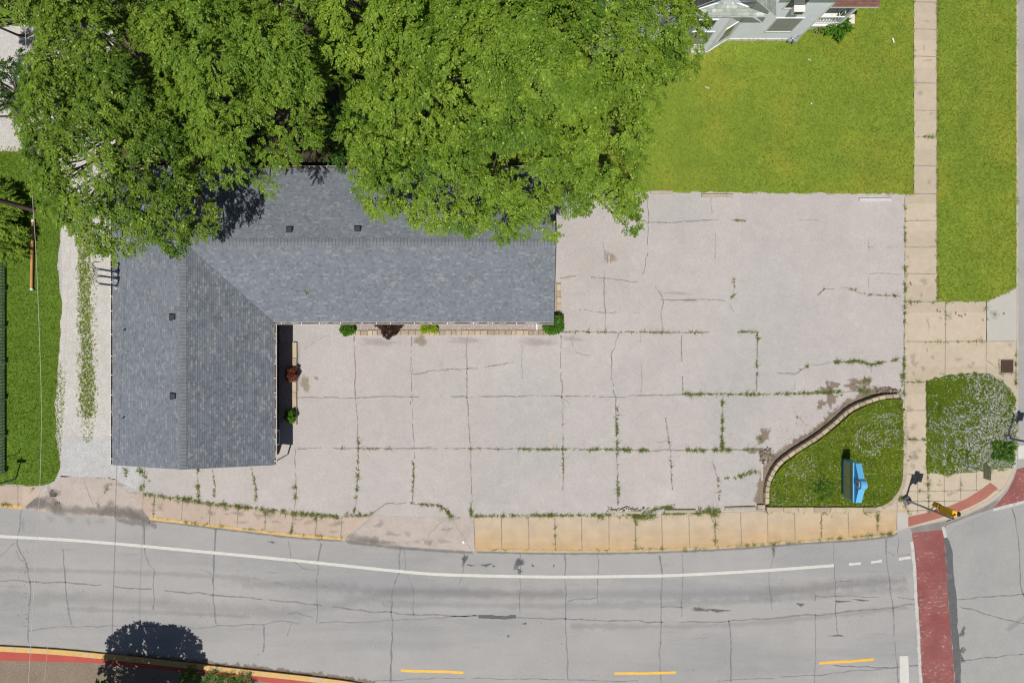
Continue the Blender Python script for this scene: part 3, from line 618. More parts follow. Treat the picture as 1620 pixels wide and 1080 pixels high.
# --- red crossings, dark patching, painted markings
cross = [(1443, 843), (1460, 838), (1493, 838), (1495, 870), (1498, 910), (1500, 950), (1503, 985), (1507, 1030), (1511, 1090), (1520, 1300), (1474, 1300), (1459, 1090), (1452, 960), (1447, 890)]
slab('red_crossing', cross, 'red_crossing', .008)
slab('red_crossing', [(1571, 804), (1583, 790), (1595, 775), (1604, 757), (1609, 742), (1700, 715), (1700, 768), (1640, 786), (1600, 797)], 'red_crossing', .008)
strip = [(1493.5, 838), (1499, 850), (1507, 870), (1508, 900), (1511, 930), (1514, 950), (1515, 990), (1519, 1030), (1521, 1090), (1528, 1300), (1521, 1300), (1511.5, 1090), (1507.5, 1030), (1503.5, 985), (1500.5, 950), (1498.5, 910), (1495.5, 870)]
slab('asphalt_patch', rough(strip, .8, 7), 'patch_asphalt', .012)
slab('asphalt_patch', rough([(1440, 836), (1480, 827), (1500, 823), (1530, 816), (1572, 794), (1580, 790), (1571, 804), (1530, 818), (1500, 830), (1493, 837), (1443, 842)], .6, 8), 'stain_grey', .012)
lm = MB().mat('white_paint')
edge_line = catmull([(-300, 838), (-100, 843), (0, 848), (140, 856), (340, 874), (480, 887.5), (640, 904), (720, 909), (870, 912), (1000, 911), (1080, 909), (1200, 902.5), (1319, 894)], 5)
ribbon(lm, edge_line, 4.8, .008, 0, .06, 8)
for a, b in (((1343, 892), (1362, 890)), ((1378, 889), (1395, 886)), ((1422, 884), (1441, 881))): ribbon(lm, [a, b], 4, .008, .3, .15, 4)
lm.build('lane_line', road)
lm = MB().mat('yellow_paint')
for a, b in (((634, 1060), (733, 1063)), ((972, 1065), (1069, 1063.5)), ((1296, 1049), (1383, 1042))): ribbon(lm, [a, b], 4.2, .008, .2, .1, 6)
lm.build('centre_line', road)
lm = MB().mat('worn_white')
ribbon(lm, [(1442, 856), (1446, 890), (1450, 960), (1457, 1080), (1468, 1300)], 5, .016, .2, .15, 6)
ribbon(lm, [(1492, 833), (1496, 850)], 5, .016)
ribbon(lm, [(1571, 806), (1600, 799), (1640, 788), (1700, 770)], 5, .016, .2, .1, 6)
lm.build('crossing_edge_line', road)
lm = MB().mat('white_paint')
ribbon(lm, [(1430, 1037), (1432, 1100), (1434, 1300)], 14, .008, .1, .03, 8)
lm.add([P(1610, 705, .008), P(1700, 700, .008), P(1700, 722, .008), P(1611, 726, .008)], [(0, 1, 2, 3)])
lm.build('stop_bar', road)
# faded bay lines in the lot
lot = bpy.data.objects['parking_lot']
lm = MB().mat('ochre_paint')
for a, b, w_ in (((871, 682), (870, 812), 3.2), ((738, 680), (737, 745), 1.2), ((737, 760), (736, 812), 1.2), ((925, 368), (924, 378), 2), ((925, 412), (924, 418), 2), ((963, 404), (964, 420), 2), ((1206, 715), (1205, 760), 2.6)): ribbon(lm, [a, b], w_, ZL + .004, .2, .3, 4, .25)
lm.build('bay_line', lot)

# --- stains and dirt, each with its own outline
st = Soft(); zs = ZL - .0035
for a in ((664, 538, 16, 9), (596, 541, 34, 8), (735, 538, 34, 6), (850, 541, 30, 9), (905, 536, 18, 6), (1075, 464, 24, 4), (1092, 475, 24, 3), (470, 590, 6, 50)): st.put('soft_stain', zs, *a)
st.put('soft_tan', zs, 483, 607, 9, 16); st.put('soft_tan', zs, 664, 539, 14, 9); st.put('soft_tan', zs, 500, 598, 4, 4); st.put('soft_tan', zs, 965, 408, 12, 9)
rr = random.Random(77)
for k in range(0): st.put('soft_light', zs - .0015, rr.uniform(480, 1400), rr.uniform(330, 790), rr.uniform(15, 60), rr.uniform(6, 22), rr.uniform(0, 3))
st.build('stain', lot)
st = Soft()
for a in ((1313, 626, 8, 20), (1318, 610, 12, 7), (1355, 604, 12, 8), (1370, 606, 7, 14), (1350, 612, 14, 6), (1299, 640, 8, 9), (1404, 620, 24, 9), (1213, 721, 14, 13), (1208, 690, 12, 12), (1196, 712, 14, 5), (1307, 618, 9, 10), (1385, 622, 16, 8)): st.put('soft_mud', zs + .002, *a, j=.6)
st.band('soft_mud', zs + .001, [(1205, 808), (1204, 780), (1210, 752), (1230, 726), (1262, 703), (1292, 685), (1316, 662), (1340, 643), (1370, 627), (1400, 621)], 26, 6, .35)
st.band('soft_mud', zs + .0016, [(1255, 706), (1292, 684), (1316, 661), (1345, 640)], 24, 5, .4)
for k in range(50):
    t = rr.random(); st.put('soft_mud', zs + .003, rr.gauss(1265, 30), rr.gauss(675, 18), rr.uniform(.6, 1.6), rr.uniform(.5, 1.2), n=8)
st.build('mud', lot)
st = Soft(); zr_ = .006
for a in ((735, 884, 5, 10), (821, 890, 7.5, 10), (822, 903, 6, 4), (745, 894, 7, 2.2), (769, 893.5, 8, 3.2), (781, 895, 2.5, 2), (843, 894.5, 3.5, 2), (876, 894.5, 2, 2), (830, 986, 4, 2.4), (804, 1006, 2, 3), (1106, 964, 18, 3), (1135, 965, 22, 2.6), (1266, 956, 5, 4), (1330, 951, 12, 2.6), (1363, 949, 12, 2), (1325, 1005, 10, 2.2), (430, 857, 6, 2), (1518, 1030, 9, 8), (1523, 1000, 6, 8), (1522, 1042, 5, 6)): st.put('soft_oil', zr_, *a, j=.7, n=16)
st.put('soft_oil', zr_, 735, 884, 3, 7); st.put('soft_oil', zr_, 821, 889, 5, 7)
for pts, w_ in (([(-40, 940), (200, 950), (450, 968), (640, 935), (760, 940), (900, 940), (1150, 938), (1440, 915)], 34), ([(380, 925), (480, 925), (620, 935), (900, 940)], 26), ([(600, 955), (900, 958), (1200, 950), (1440, 930)], 20), ([(-40, 900), (200, 905), (400, 915)], 16), ([(900, 990), (1150, 988), (1440, 960)], 16), ([(1180, 945), (1300, 930), (1440, 918)], 30), ([(100, 962), (400, 975)], 14), ([(1590, 1000), (1640, 960)], 12)): st.band('soft_wear', zr_ - .002, pts, w_, 12)
for k in range(40): st.put('soft_oil', zr_, rr.uniform(0, 1440), rr.uniform(900, 1070), rr.uniform(.5, 1.2), rr.uniform(.5, 1.2), n=7)
for x, y in ((405, 915), (440, 922), (470, 930), (500, 918), (430, 905), (515, 928), (330, 905)): st.put('soft_wear', zr_ - .001, x, y, rr.uniform(5, 14), 3, .2, n=14)
for k in range(60): st.put('soft_oil', zr_, rr.gauss(40, 4), rr.uniform(870, 1000), rr.uniform(.4, .9), rr.uniform(.6, 1.6), n=7)
st.build('oil_stain', road)
lm = MB().mat('patch_asphalt'); ribbon(lm, [(757, 975), (780, 975), (800, 976), (816, 975.5)], 6, .0085, .5, .25, 4); lm.build('asphalt_repair', road)
# grey silt where the aprons meet the gutter
st = Soft(); z5 = ZL + .003
st.band('soft_silt', z5, [(38, 800), (62, 795), (90, 806), (130, 808), (180, 808), (215, 816), (238, 824)], 26, 6, .2); st.put('soft_silt', z5, 62, 794, 26, 14); st.put('soft_silt', z5, 88, 800, 12, 12); st.put('soft_silt', z5 + .001, 190, 812, 48, 12, .15); st.put('soft_silt', z5 + .001, 216, 812, 22, 12)
st.put('soft_silt', z5, 570, 853, 34, 10, .1); st.put('soft_silt', z5, 600, 858, 40, 6, .1); st.put('soft_silt', z5, 156, 800, 5, 8)
for k in range(14): st.put('soft_stain', z5, rr.uniform(60, 230), rr.uniform(765, 800), rr.uniform(5, 14), rr.uniform(3, 7))
for k in range(14): st.put('soft_stain', z5, rr.uniform(590, 740), rr.uniform(820, 860), rr.uniform(5, 14), rr.uniform(3, 7))
st.build('silt', lot)
st = Soft()
st.band('soft_silt', .005, [(545, 856), (600, 863), (680, 870), (750, 874)], 8); st.band('soft_silt', .005, [(180, 822), (210, 826), (236, 828), (250, 834)], 14)
st.band('soft_silt', .0045, [(x, y + 1.5) for x, y in kerb_e], 7, 8); st.band('soft_silt', .0045, [(x, y + 1.5) for x, y in kerb_w], 6, 8); st.band('soft_mud', .0045, [(x, y - 3) for x, y in south[4:10]], 14, 5, .6); st.band('soft_silt', .0045, [(x, y - 2) for x, y in south[:9]], 7, 8)
for x, y, a, b in ((80, 820, 8, 7), (110, 822, 12, 6), (140, 824, 6, 10), (160, 824, 14, 6), (232, 832, 6, 9), (36, 830, 5, 14), (655, 868, 40, 3)): st.put('soft_wear', .004, x, y, a, b)
st.build('gutter_grime', road)
# --- cracks: lot
cd = MB().mat('crack_dark'); zc = ZL - .004
LOT_DARK = [[(888, 525), (1080, 526), (1123, 526)], [(470, 629), (560, 628), (740, 627), (888, 626), (975, 627), (1085, 624)],
 [(470, 709), (560, 709), (740, 709), (880, 710), (1080, 712), (1200, 711)], [(560, 530), (563, 640), (567, 709), (565, 780), (560, 812)],
 [(650, 532), (651, 640), (656, 709), (654, 775), (653, 795)], [(738, 530), (739, 625), (744, 709), (746, 760), (745, 817)],
 [(887, 530), (889, 625), (891, 709), (890, 775)], [(979, 528), (967, 562), (969, 620), (975, 630), (976, 709), (978, 800)],
 [(1053, 660), (1060, 709), (1061, 745), (1064, 775)], [(1078, 530), (1080, 624)],
 [(652, 592), (690, 586), (740, 584), (780, 578), (812, 573)], [(886, 440), (915, 437), (955, 440), (1010, 444), (1018, 432), (1025, 400), (1026, 350), (1024, 308)],
 [(955, 440), (957, 480), (958, 525)], [(915, 490), (960, 494), (1012, 497)], [(1035, 453), (1045, 465), (1050, 475), (1046, 500), (1050, 525)],
 [(1045, 475), (1130, 474), (1152, 476)], [(1020, 352), (1060, 353), (1110, 348), (1175, 349)], [(1293, 467), (1305, 457), (1340, 455), (1370, 466), (1425, 468)],
 [(1230, 590), (1258, 592), (1280, 577), (1320, 573), (1360, 571), (1378, 577), (1420, 568)], [(1127, 730), (1135, 755), (1138, 790)],
 [(313, 742), (312, 762), (315, 782)], [(336, 742), (340, 765), (338, 787)], [(398, 740), (404, 768), (405, 797)], [(468, 710), (467, 740), (468, 780), (467, 805)],
 [(590, 812), (610, 796), (652, 795), (697, 799), (714, 815)], [(1198, 525), (1197, 618)], [(1432, 306), (1432, 478), (1431, 625)], [(1082, 623), (1200, 624), (1300, 621), (1365, 618)], [(1143, 625), (1142, 709)]]
for p in LOT_DARK: ribbon(cd, p, .85, zc, .6, .6, 3, .25)
cd.mat('crack_faint')
LOT_FAINT = [[(826, 545), (826, 624)], [(480, 553), (513, 532), (540, 527)], [(903, 535), (912, 557), (925, 561), (955, 560)], [(955, 310), (956, 440)], [(1162, 440), (1162, 470), (1152, 478), (1168, 505)],
 [(1014, 530), (1015, 620)], [(1258, 592), (1258, 617)], [(1289, 545), (1289, 572)], [(1377, 577), (1378, 612)], [(1374, 470), (1374, 492)], [(1133, 360), (1132, 410)], [(888, 626), (902, 638)],
 [(1038, 700), (1055, 699), (1062, 706)], [(1374, 391), (1425, 391)], [(1374, 432), (1425, 434)], [(1374, 380), (1374, 455)], [(1125, 310), (1127, 345)], [(1265, 348), (1300, 348)]]
for p in LOT_FAINT + LOT_DARK: ribbon(cd, p, 1.5 if p in LOT_FAINT else 2.0, zc - .0015, .5, .4, 4, .45)
cd.build('crack', lot)
# --- joints of the pavements
jt = MB().mat('joint'); zj = ZL + .018
kp = catmull(kerb_e, 6)
def kerb_y(x, pts):
    for i in range(len(pts) - 1):
        if pts[i][0] <= x <= pts[i + 1][0]: t = (x - pts[i][0]) / (pts[i + 1][0] - pts[i][0]); return pts[i][1] + t * (pts[i + 1][1] - pts[i][1])
    return pts[-1][1]
JS = [750, 793, 836, 878, 920, 963, 1005, 1047, 1090, 1131, 1172, 1214, 1257, 1299, 1342, 1387]
for x in JS: ribbon(jt, [(x, kerb_y(x, walk_e_up) + 1), (x + 1, kerb_y(x, kerb_e) - 4)], 1.2, zj, .12, .3, 5)
for x in (244, 288, 332, 376, 420, 463, 500, 540): ribbon(jt, [(x + 1, kerb_y(x, walk_s_up) + 1), (x - 1, kerb_y(x, kerb_w) - 4)], 1.1, zj, .12, .3, 5)
for y in (3, 46, 89, 131, 174, 217, 262, 306): ribbon(jt, [(1446, y), (1482, y + 1)], 1.1, zj, .12, .3, 5)
for y in (349, 391, 433, 477): ribbon(jt, [(1432, y), (1483, y)], 1.1, zj, .12, .3, 5)
for p in ([(1496, 478), (1495, 600)], [(1561, 478), (1560, 600)], [(1432, 540), (1606, 540)], [(1432, 604), (1466, 604)], [(1432, 649), (1466, 649)], [(1432, 696), (1466, 696)], [(1432, 750), (1466, 750)],
          [(1561, 478), (1561, 540)], [(1468, 750), (1469, 812)], [(1435, 777), (1590, 775)], [(1520, 748), (1520, 790)], [(1494, 750), (1494, 800)], [(1545, 746), (1545, 776)], [(1432, 793), (1520, 792)], [(1452, 752), (1452, 812)], [(1436, 808), (1480, 806)],
          [(1419, 795), (1419, 838)], [(28, 769), (28, 800)], [(1561, 570), (1579, 583)]): ribbon(jt, p, .95, zj, .12, .3, 5)
jo = jt.build('pavement_joints'); tag(jo, kind='structure')
aj = MB().mat('crack_faint')
for p in ([(59, 782), (62, 783), (30, 805)], [(178, 760), (165, 780), (150, 797)], [(133, 762), (148, 800)], [(590, 815), (546, 853)], [(714, 817), (745, 868)], [(706, 818), (678, 845), (676, 862)], [(1500, 826), (1560, 800)]): ribbon(aj, p, 1.3, ZL + .0055, .4, .4, 4)
ao = aj.build('apron_cracks'); tag(ao, kind='structure')
sw = Soft(); rr = random.Random(5); zq = ZL + .0165
for k in range(22): sw.put('soft_stain', zq, rr.uniform(1436, 1478), rr.uniform(0, 600), rr.uniform(2, 9), rr.uniform(2, 8))
for k in range(12): sw.put('soft_stain', zq, rr.uniform(1436, 1600), rr.uniform(482, 600), rr.uniform(2, 12), rr.uniform(2, 8))
for k in range(12): sw.put('soft_stain', zq, rr.uniform(1436, 1464), rr.uniform(610, 745), rr.uniform(2, 8), rr.uniform(2, 8))
for k in range(8): sw.put('soft_stain', zq, rr.uniform(1440, 1540), rr.uniform(752, 790), rr.uniform(2, 9), rr.uniform(2, 5))
for k in range(24): x = rr.uniform(250, 540); sw.put('soft_stain', zq, x, kerb_y(x, walk_s_up) + rr.uniform(4, 26), rr.uniform(3, 12), rr.uniform(2, 6))
for x, y in ((1487, 493), (1483, 491), (1512, 495), (1517, 499), (1521, 500), (1527, 497), (1440, 447), (1441, 450), (1555, 506), (1562, 505), (1588, 496), (1574, 497), (1436, 690), (1440, 722), (1437, 728)): sw.put('soft_mud', zq + .001, x, y, 2, 2.6, n=9)
sw.band('soft_bare', zq + .001, [(1482.5, -20), (1483, 200), (1483, 475)], 6, 8, .6); sw.band('soft_mud', zq + .001, [(1466, 610), (1467, 680), (1467, 745)], 5, 6, .6)
ws = bpy.data.objects.new('x', None) if False else None
so = sw.build('pavement_stains', None); tag(so, kind='structure')
# --- cracks: road
rc = MB().mat('crack_road')
RC = [[(33, 806), (28, 850), (27, 862), (40, 885), (48, 935), (45, 980), (44, 1017)], [(26, 870), (30, 885), (38, 888)], [(0, 880), (24, 858)], [(99, 868), (104, 920), (107, 960), (112, 988)], [(228, 830), (228, 875), (236, 892), (245, 900), (243, 935), (243, 965)],
 [(341, 836), (338, 900), (337, 940), (341, 988)], [(456, 855), (461, 885), (478, 897), (500, 903)], [(508, 858), (502, 890), (501, 985)],
 [(-40, 916), (120, 922), (300, 937), (450, 950), (540, 962), (640, 971), (760, 975)], [(815, 976), (1000, 982), (1080, 984), (1150, 982), (1300, 971), (1450, 956)],
 [(45, 997), (100, 991), (280, 990), (310, 994), (345, 989), (420, 988), (445, 981), (470, 985), (540, 985), (640, 980), (700, 976), (755, 974)],
 [(418, 988), (416, 1032)], [(460, 985), (455, 1006)], [(633, 863), (631, 905), (622, 925), (620, 970), (621, 1020), (618, 1080)], [(640, 868), (640, 905), (655, 930), (655, 975)],
 [(733, 873), (733, 900), (727, 925)], [(822, 875), (823, 970)], [(893, 873), (896, 900), (894, 970), (897, 1030), (899, 1073)], [(945, 873), (945, 940), (948, 970)], [(897, 951), (920, 947), (945, 945)],
 [(1043, 878), (1047, 910), (1045, 980), (1044, 1080)], [(1080, 876), (1079, 975)], [(1224, 860), (1224, 880), (1217, 910), (1221, 965)], [(1319, 858), (1319, 895), (1322, 960), (1325, 1005)],
 [(1152, 980), (1157, 1010), (1156, 1078)], [(1400, 850), (1405, 900), (1411, 955), (1415, 1005), (1421, 1080)], [(1290, 940), (1289, 980), (1291, 1040), (1288, 1080)],
 [(560, 1078), (620, 1076), (700, 1072), (900, 1075), (1100, 1078), (1290, 1068), (1400, 1056), (1458, 1052)], [(1290, 942), (1345, 942), (1450, 947)], [(1322, 921), (1350, 918)], [(1045, 960), (1080, 958)],
 [(1405, 850), (1402, 870), (1415, 878)], [(1420, 850), (1421, 876), (1440, 875)], [(495, 975), (470, 968), (455, 972)]]
for i, p in enumerate(RC): ribbon(rc, p, 2.0 if i in (0, 3, 5, 13, 17, 20, 24, 25, 8, 9) else 1.3, .003, .6, .45, 5, .06)
rc.mat('seal')
for p in ([(341, 836), (339, 895), (338, 925)], [(418, 990), (416, 1030)], [(1152, 985), (1157, 1010), (1156, 1075)], [(1043, 878), (1046, 905)], [(228, 830), (228, 870)], [(508, 860), (502, 888)], [(1320, 1052), (1400, 1046 + 10), (1458, 1052)], [(620, 1000), (618, 1076)]): ribbon(rc, p, 1.5, .0045, .5, .4, 4)
for p in ([(1500, 950), (1560, 944), (1640, 937)], [(1520, 1045), (1560, 1040), (1640, 1032)], [(1600, 803), (1612, 850), (1614, 920), (1622, 950)], [(1520, 960), (1575, 975), (1640, 992)]): ribbon(rc, p, 1.5, .0065, .5, .5, 5)
rc.build('crack', road)

# ================================================================ BUILDING WITH L ROOF
ZE, ZR = 2.7, 4.1
bld = thing('shop_building', 'low L-shaped building with blue-grey shingle roof beside the parking lot', 'building', P(330, 450, 0))
def at(px, py, z): return tuple(P(px, py, z))
NWc, NEe, INN = (178, 264), (877, 264), (434, 509)
rw = -20.0  # placeholder
xl = P(178, 0, ZE).x; xr = P(433.5, 0, ZE).x; xe = P(876, 0, ZE).x
yn = P(0, 266, ZE).y; yi = P(0, 509.5, ZE).y; ys = P(0, 735, ZE).y
xm = (xl + xr) / 2; ym = (yn + yi) / 2; T = .06
def roofplane(name, vs, mat):
    mb = MB().mat(mat); n = len(vs)
    mb.add([*vs, *[(a, b, c_ - T) for a, b, c_ in vs]], [tuple(range(n)), tuple(range(2 * n - 1, n - 1, -1))] + [(i, n + i, n + (i + 1) % n, (i + 1) % n) for i in range(n)])
    return mb.build(name, bld)
roofplane('roof_slope', [(xl, ys, ZE), (xm, ys, ZR), (xm, ym, ZR), (xl, yn, ZE)], 'shingle_y')
roofplane('roof_slope', [(xm, ys, ZR), (xr, ys, ZE), (xr, yi, ZE), (xm, ym, ZR)], 'shingle_east_shade')
mb = MB().mat('ridge_dark'); a = Vector((xm, ym, ZR + .004)); b = Vector((xr, yi, ZE + .004)); n_ = (b - a).cross(Vector((0, 0, 1))).normalized() * .03; mb.add([a - n_, b - n_, b + n_, a + n_, a - Vector((0, 0, .03)), b - Vector((0, 0, .03))], [(0, 1, 2, 3), (0, 4, 5, 1), (3, 2, 5, 4)]); mb.build('valley', bld)
roofplane('roof_slope', [(xm, ym, ZR), (xr, yi, ZE), (xe, yi, ZE), (xe, ym, ZR)], 'shingle_x')
roofplane('roof_slope', [(xl, yn, ZE), (xm, ym, ZR), (xe, ym, ZR), (xe, yn, ZE)], 'shingle_x')
def ridge(a, b, axis, wd=.22):
    mb = MB().mat('ridge_' + axis); dz = wd * (ZR - ZE) / ((xr - xl) / 2)
    a, b = Vector(a), Vector(b); s_ = Vector((wd, 0, 0)) if axis == 'y' else Vector((0, wd, 0)); up = Vector((0, 0, .045)); dn = Vector((0, 0, -dz))
    v = [a + up, b + up, b + up + s_ + dn, a + up + s_ + dn, a + up - s_ + dn, b + up - s_ + dn, a + s_ + dn, b + s_ + dn, a - s_ + dn, b - s_ + dn]
    mb.add(v, [(0, 1, 2, 3), (0, 4, 5, 1), (3, 2, 7, 6), (4, 8, 9, 5), (0, 3, 6, 8, 4), (1, 5, 9, 7, 2)])
    return mb.build('ridge_cap', bld)
ridge((xm, ys - .01, ZR), (xm, ym, ZR), 'y'); ridge((xm + .2, ym, ZR), (xe + .01, ym, ZR), 'x')
# hip cap
mb = MB().mat('shingle_x'); a = Vector((xl, yn, ZE + .03)); b = Vector((xm, ym, ZR + .03)); n_ = (b - a).cross(Vector((0, 0, 1))).normalized() * .14; dn = Vector((0, 0, .025))
mb.add([a, b, b + n_ - dn, a + n_ - dn, b - n_ - dn, a - n_ - dn], [(0, 1, 2, 3), (0, 5, 4, 1)]); mb.build('hip_cap', bld)
# walls and gables
ov = .5; mb = MB().mat('brown_wall')
wl = [(xl + ov, ys + .25), (xr - ov, ys + .25), (xr - ov, yi + ov), (xe - .25, yi + ov), (xe - .25, yn - ov), (xl + ov, yn - ov)]
mb.prism(wl, .05, ZE - .08)
sl = (ZR - ZE) / ((xr - xl) / 2)
mb.add([(xl + ov, ys + .25, ZE - .08), (xr - ov, ys + .25, ZE - .08), (xr - ov, ys + .25, ZE + ov * sl - T - .01), (xm, ys + .25, ZR - T - .01), (xl + ov, ys + .25, ZE + ov * sl - T - .01)], [(0, 1, 2, 3, 4)])
sl2 = (ZR - ZE) / ((yn - yi) / 2)
mb.add([(xe - .25, yi + ov, ZE - .08), (xe - .25, yn - ov, ZE - .08), (xe - .25, yn - ov, ZE + ov * sl2 - T - .01), (xe - .25, ym, ZR - T - .01), (xe - .25, yi + ov, ZE + ov * sl2 - T - .01)], [(0, 1, 2, 3, 4)])
mb.build('wall', bld)
mb = MB().mat('dark_soffit')
mb.prism([(xl, ys), (xr, ys), (xr, yi), (xe, yi), (xe, yn), (xl, yn)], ZE - .075, ZE - T - .005); mb.build('soffit', bld)
# white rakes on the gables
for (p, q) in (((xl, ys - .012, ZE), (xm, ys - .012, ZR)), ((xm, ys - .012, ZR), (xr, ys - .012, ZE))):
    mb = MB().mat('white_trim'); mb.add([(p[0], p[1], p[2] - T - .1), (q[0], q[1], q[2] - T - .1), (q[0], q[1], q[2] - .01), (p[0], p[1], p[2] - .01), (p[0], p[1] + .03, p[2] - T - .1), (q[0], q[1] + .03, q[2] - T - .1)], [(0, 1, 2, 3), (0, 4, 5, 1)]); mb.build('rake_board', bld)
for (p, q) in (((xe + .012, yi, ZE), (xe + .012, ym, ZR)), ((xe + .012, ym, ZR), (xe + .012, yn, ZE))):
    mb = MB().mat('white_trim'); mb.add([(p[0], p[1], p[2] - T - .1), (q[0], q[1], q[2] - T - .1), (q[0], q[1], q[2] - .01), (p[0], p[1], p[2] - .01)], [(0, 1, 2, 3)]); mb.build('rake_board', bld)
def gutter(x0, y0, x1, y1, nx, ny, seed):
    """open trough hung from the eave between two points; (nx, ny) points outward"""
    gw = .14; z = ZE - .03; L = math.hypot(x1 - x0, y1 - y0); rr = random.Random(seed)
    o = [(0, -.11), (gw, -.11), (gw, 0), (gw - .022, 0), (gw - .022, -.095), (.012, -.095), (.012, 0), (0, 0)]
    mb = MB(); vs = []
    for X, Y in ((x0, y0), (x1, y1)): vs += [(X + nx * a, Y + ny * a, z + b) for a, b in o]
    for i in range(8):
        mb.mat('gutter_inside' if i in (3, 4, 5) else 'white_trim'); mb.add([vs[i], vs[(i + 1) % 8], vs[8 + (i + 1) % 8], vs[8 + i]], [(0, 1, 2, 3)])
    mb.mat('white_trim'); mb.add(vs[:8], [tuple(range(8))]); mb.add(vs[8:], [tuple(range(8))])
    d = ((x1 - x0) / L, (y1 - y0) / L); s_ = rr.uniform(.3, .9); hb = mb
    while s_ < L:
        cx, cy = x0 + d[0] * s_ + nx * gw * .5, y0 + d[1] * s_ + ny * gw * .5
        hb.obox((cx, cy, z - .01), gw if abs(nx) > .5 else .035, gw if abs(ny) > .5 else .035, .018); s_ += rr.uniform(.85, 1.6)
    hb.build('gutter', bld)
gutter(xl, ys, xl, yn, -1, 0, 1); gutter(xr, yi - .14, xr, ys, 1, 0, 2); gutter(xr, yi, xe, yi, 0, -1, 3); gutter(xl, yn, xe, yn, 0, 1, 4)
# downspouts
for (x, y) in ((P(853, 0, ZE).x, yi - .07), (xr + .07, ys + .2), (xl - .07, ys + .2)):
    mb = MB().mat('white_trim'); mb.box(x - .04, x + .04, y - .04, y + .04, .2, ZE - .14)
    mb.box(x - .04, x + .04, y - .45, y - .04, .16, .23) if y > 0 else None
    mb.build('downspout', bld)
# doors and windows of the two fronts
def win(x, y, wd, z0, z1, face, blind='pane', name='window'):
    fr = MB().mat('white_trim'); t = .05
    def bb(mb, u0, u1, a, b, d0, d1):
        if face == 'e': mb.box(x + d0, x + d1, y + u0, y + u1, a, b)
        elif face == 's': mb.box(x + u0, x + u1, y - d1, y - d0, a, b)
    bb(fr, -wd / 2, wd / 2, z0, z0 + .09, -.02, t); bb(fr, -wd / 2, wd / 2, z1 - .09, z1, -.02, t)
    bb(fr, -wd / 2, -wd / 2 + .09, z0 + .09, z1 - .09, -.02, t); bb(fr, wd / 2 - .09, wd / 2, z0 + .09, z1 - .09, -.02, t)
    f = fr.build(name, bld_parent[0]); p = MB().mat(blind); bb(p, -wd / 2 + .09, wd / 2 - .09, z0 + .09, z1 - .09, 0, .015); p.build('pane', f)
bld_parent = [bld]
wy = yi + ov; wx = xr - ov
for px in (520, 640, 760, 830): win(P(px, 0, 0).x, wy, 1.6, .9, 2.3, 's')
win(P(700, 0, 0).x, wy, 1.0, .15, 2.3, 's', name='door')
for py in (540, 600, 640): win(wx, P(0, py, 0).y, 1.3, .9, 2.3, 'e')
win(wx, P(0, 690, 0).y, 1.0, .15, 2.3, 'e', name='door')
# roof vents: low black boxes on a flange
def rz(x, y):
    """height of the roof surface"""
    a = ZR - abs(x - xm) * sl; b = ZR - abs(y - ym) * sl2
    return a if (y < ym and x < xm + (ym - y)) else b
vents = [(273, 403), (273, 501), (274, 626), (458, 363), (566, 362), (728, 358)]
for i, (px, py) in enumerate(vents):
    q = P(px, py, 3.8); z = rz(q.x, q.y); q = P(px, py, z + .05)
    mb = MB().mat('vent_black'); mb.obox((q.x, q.y, z - .08), .36, .34, .24, 0, .04); mb.obox((q.x + (.02 if i < 3 else 0), q.y - .02, z - .05), .46, .44, .07, 0, .01)
    o = mb.build('roof_vent', bld)
for px, py in ((196, 522), (194, 661)):
    q = P(px, py, 3.1); z = rz(q.x, q.y); mb = MB().mat('flashing'); mb.tube([(q.x, q.y, z - .02), (q.x, q.y, z + .05)], [.13, .07], 10); mb.mat('pipe_grey'); mb.tube([(q.x, q.y, z + .04), (q.x, q.y, z + .3)], [.045, .045], 10)
    mb.build('vent_pipe', bld, True)
q = P(357, 293, 3.2); z = rz(q.x, q.y); mb = MB().mat('flashing'); mb.tube([(q.x, q.y, z), (q.x, q.y, z + .35), (q.x, q.y, z + .4), (q.x, q.y, z + .5)], [.12, .12, .2, .06], 12); mb.build('vent_cap', bld, True)
# electrical masts through the eave
for i, (py, lab) in enumerate(((430, 'northernmost'), (440, 'middle'), (452, 'southernmost'))):
    q = P(184, py, 2.9); z = rz(q.x, q.y); m_ = thing('service_mast', f'dark electrical service mast through the west roof edge, {lab} of the three', 'mast', (q.x, q.y, z), 'electrical masts at the west roof edge')
    mb = MB().mat('mast_metal'); mb.tube([(q.x, q.y, 1.0 if q.x < xl else z - .05), (q.x, q.y, z + 1.45), (q.x - .04, q.y, z + 1.6), (q.x - .16, q.y + .02, z + 1.62)], [.055, .055, .075, .05], 10); mb.build('pipe', m_, True)
    mb = MB().mat('flashing'); mb.tube([(q.x, q.y, z - .03), (q.x, q.y, z + .12)], [.17, .07], 12); mb.obox((q.x - .02, q.y, z - .05), .42, .42, .045, 0, .01); mb.build('flashing', m_, True)
    mb = MB().mat('black_cable'); rr = random.Random(i)
    for k in range(3):
        e = Vector((q.x - .16, q.y, z + 1.6)); c1 = e + Vector((-.35 - rr.random() * .2, rr.uniform(-.3, .3), -.35)); c2 = e + Vector((-.45, .3 + rr.random() * .3, -.1)); c3 = Vector((q.x - .12, q.y + .45, z + 1.5))
        mb.tube(catmull([tuple(e), tuple(c1), tuple(c2), tuple(c3)], 5), .012, 5)
    mb.build('wire_loop', m_)
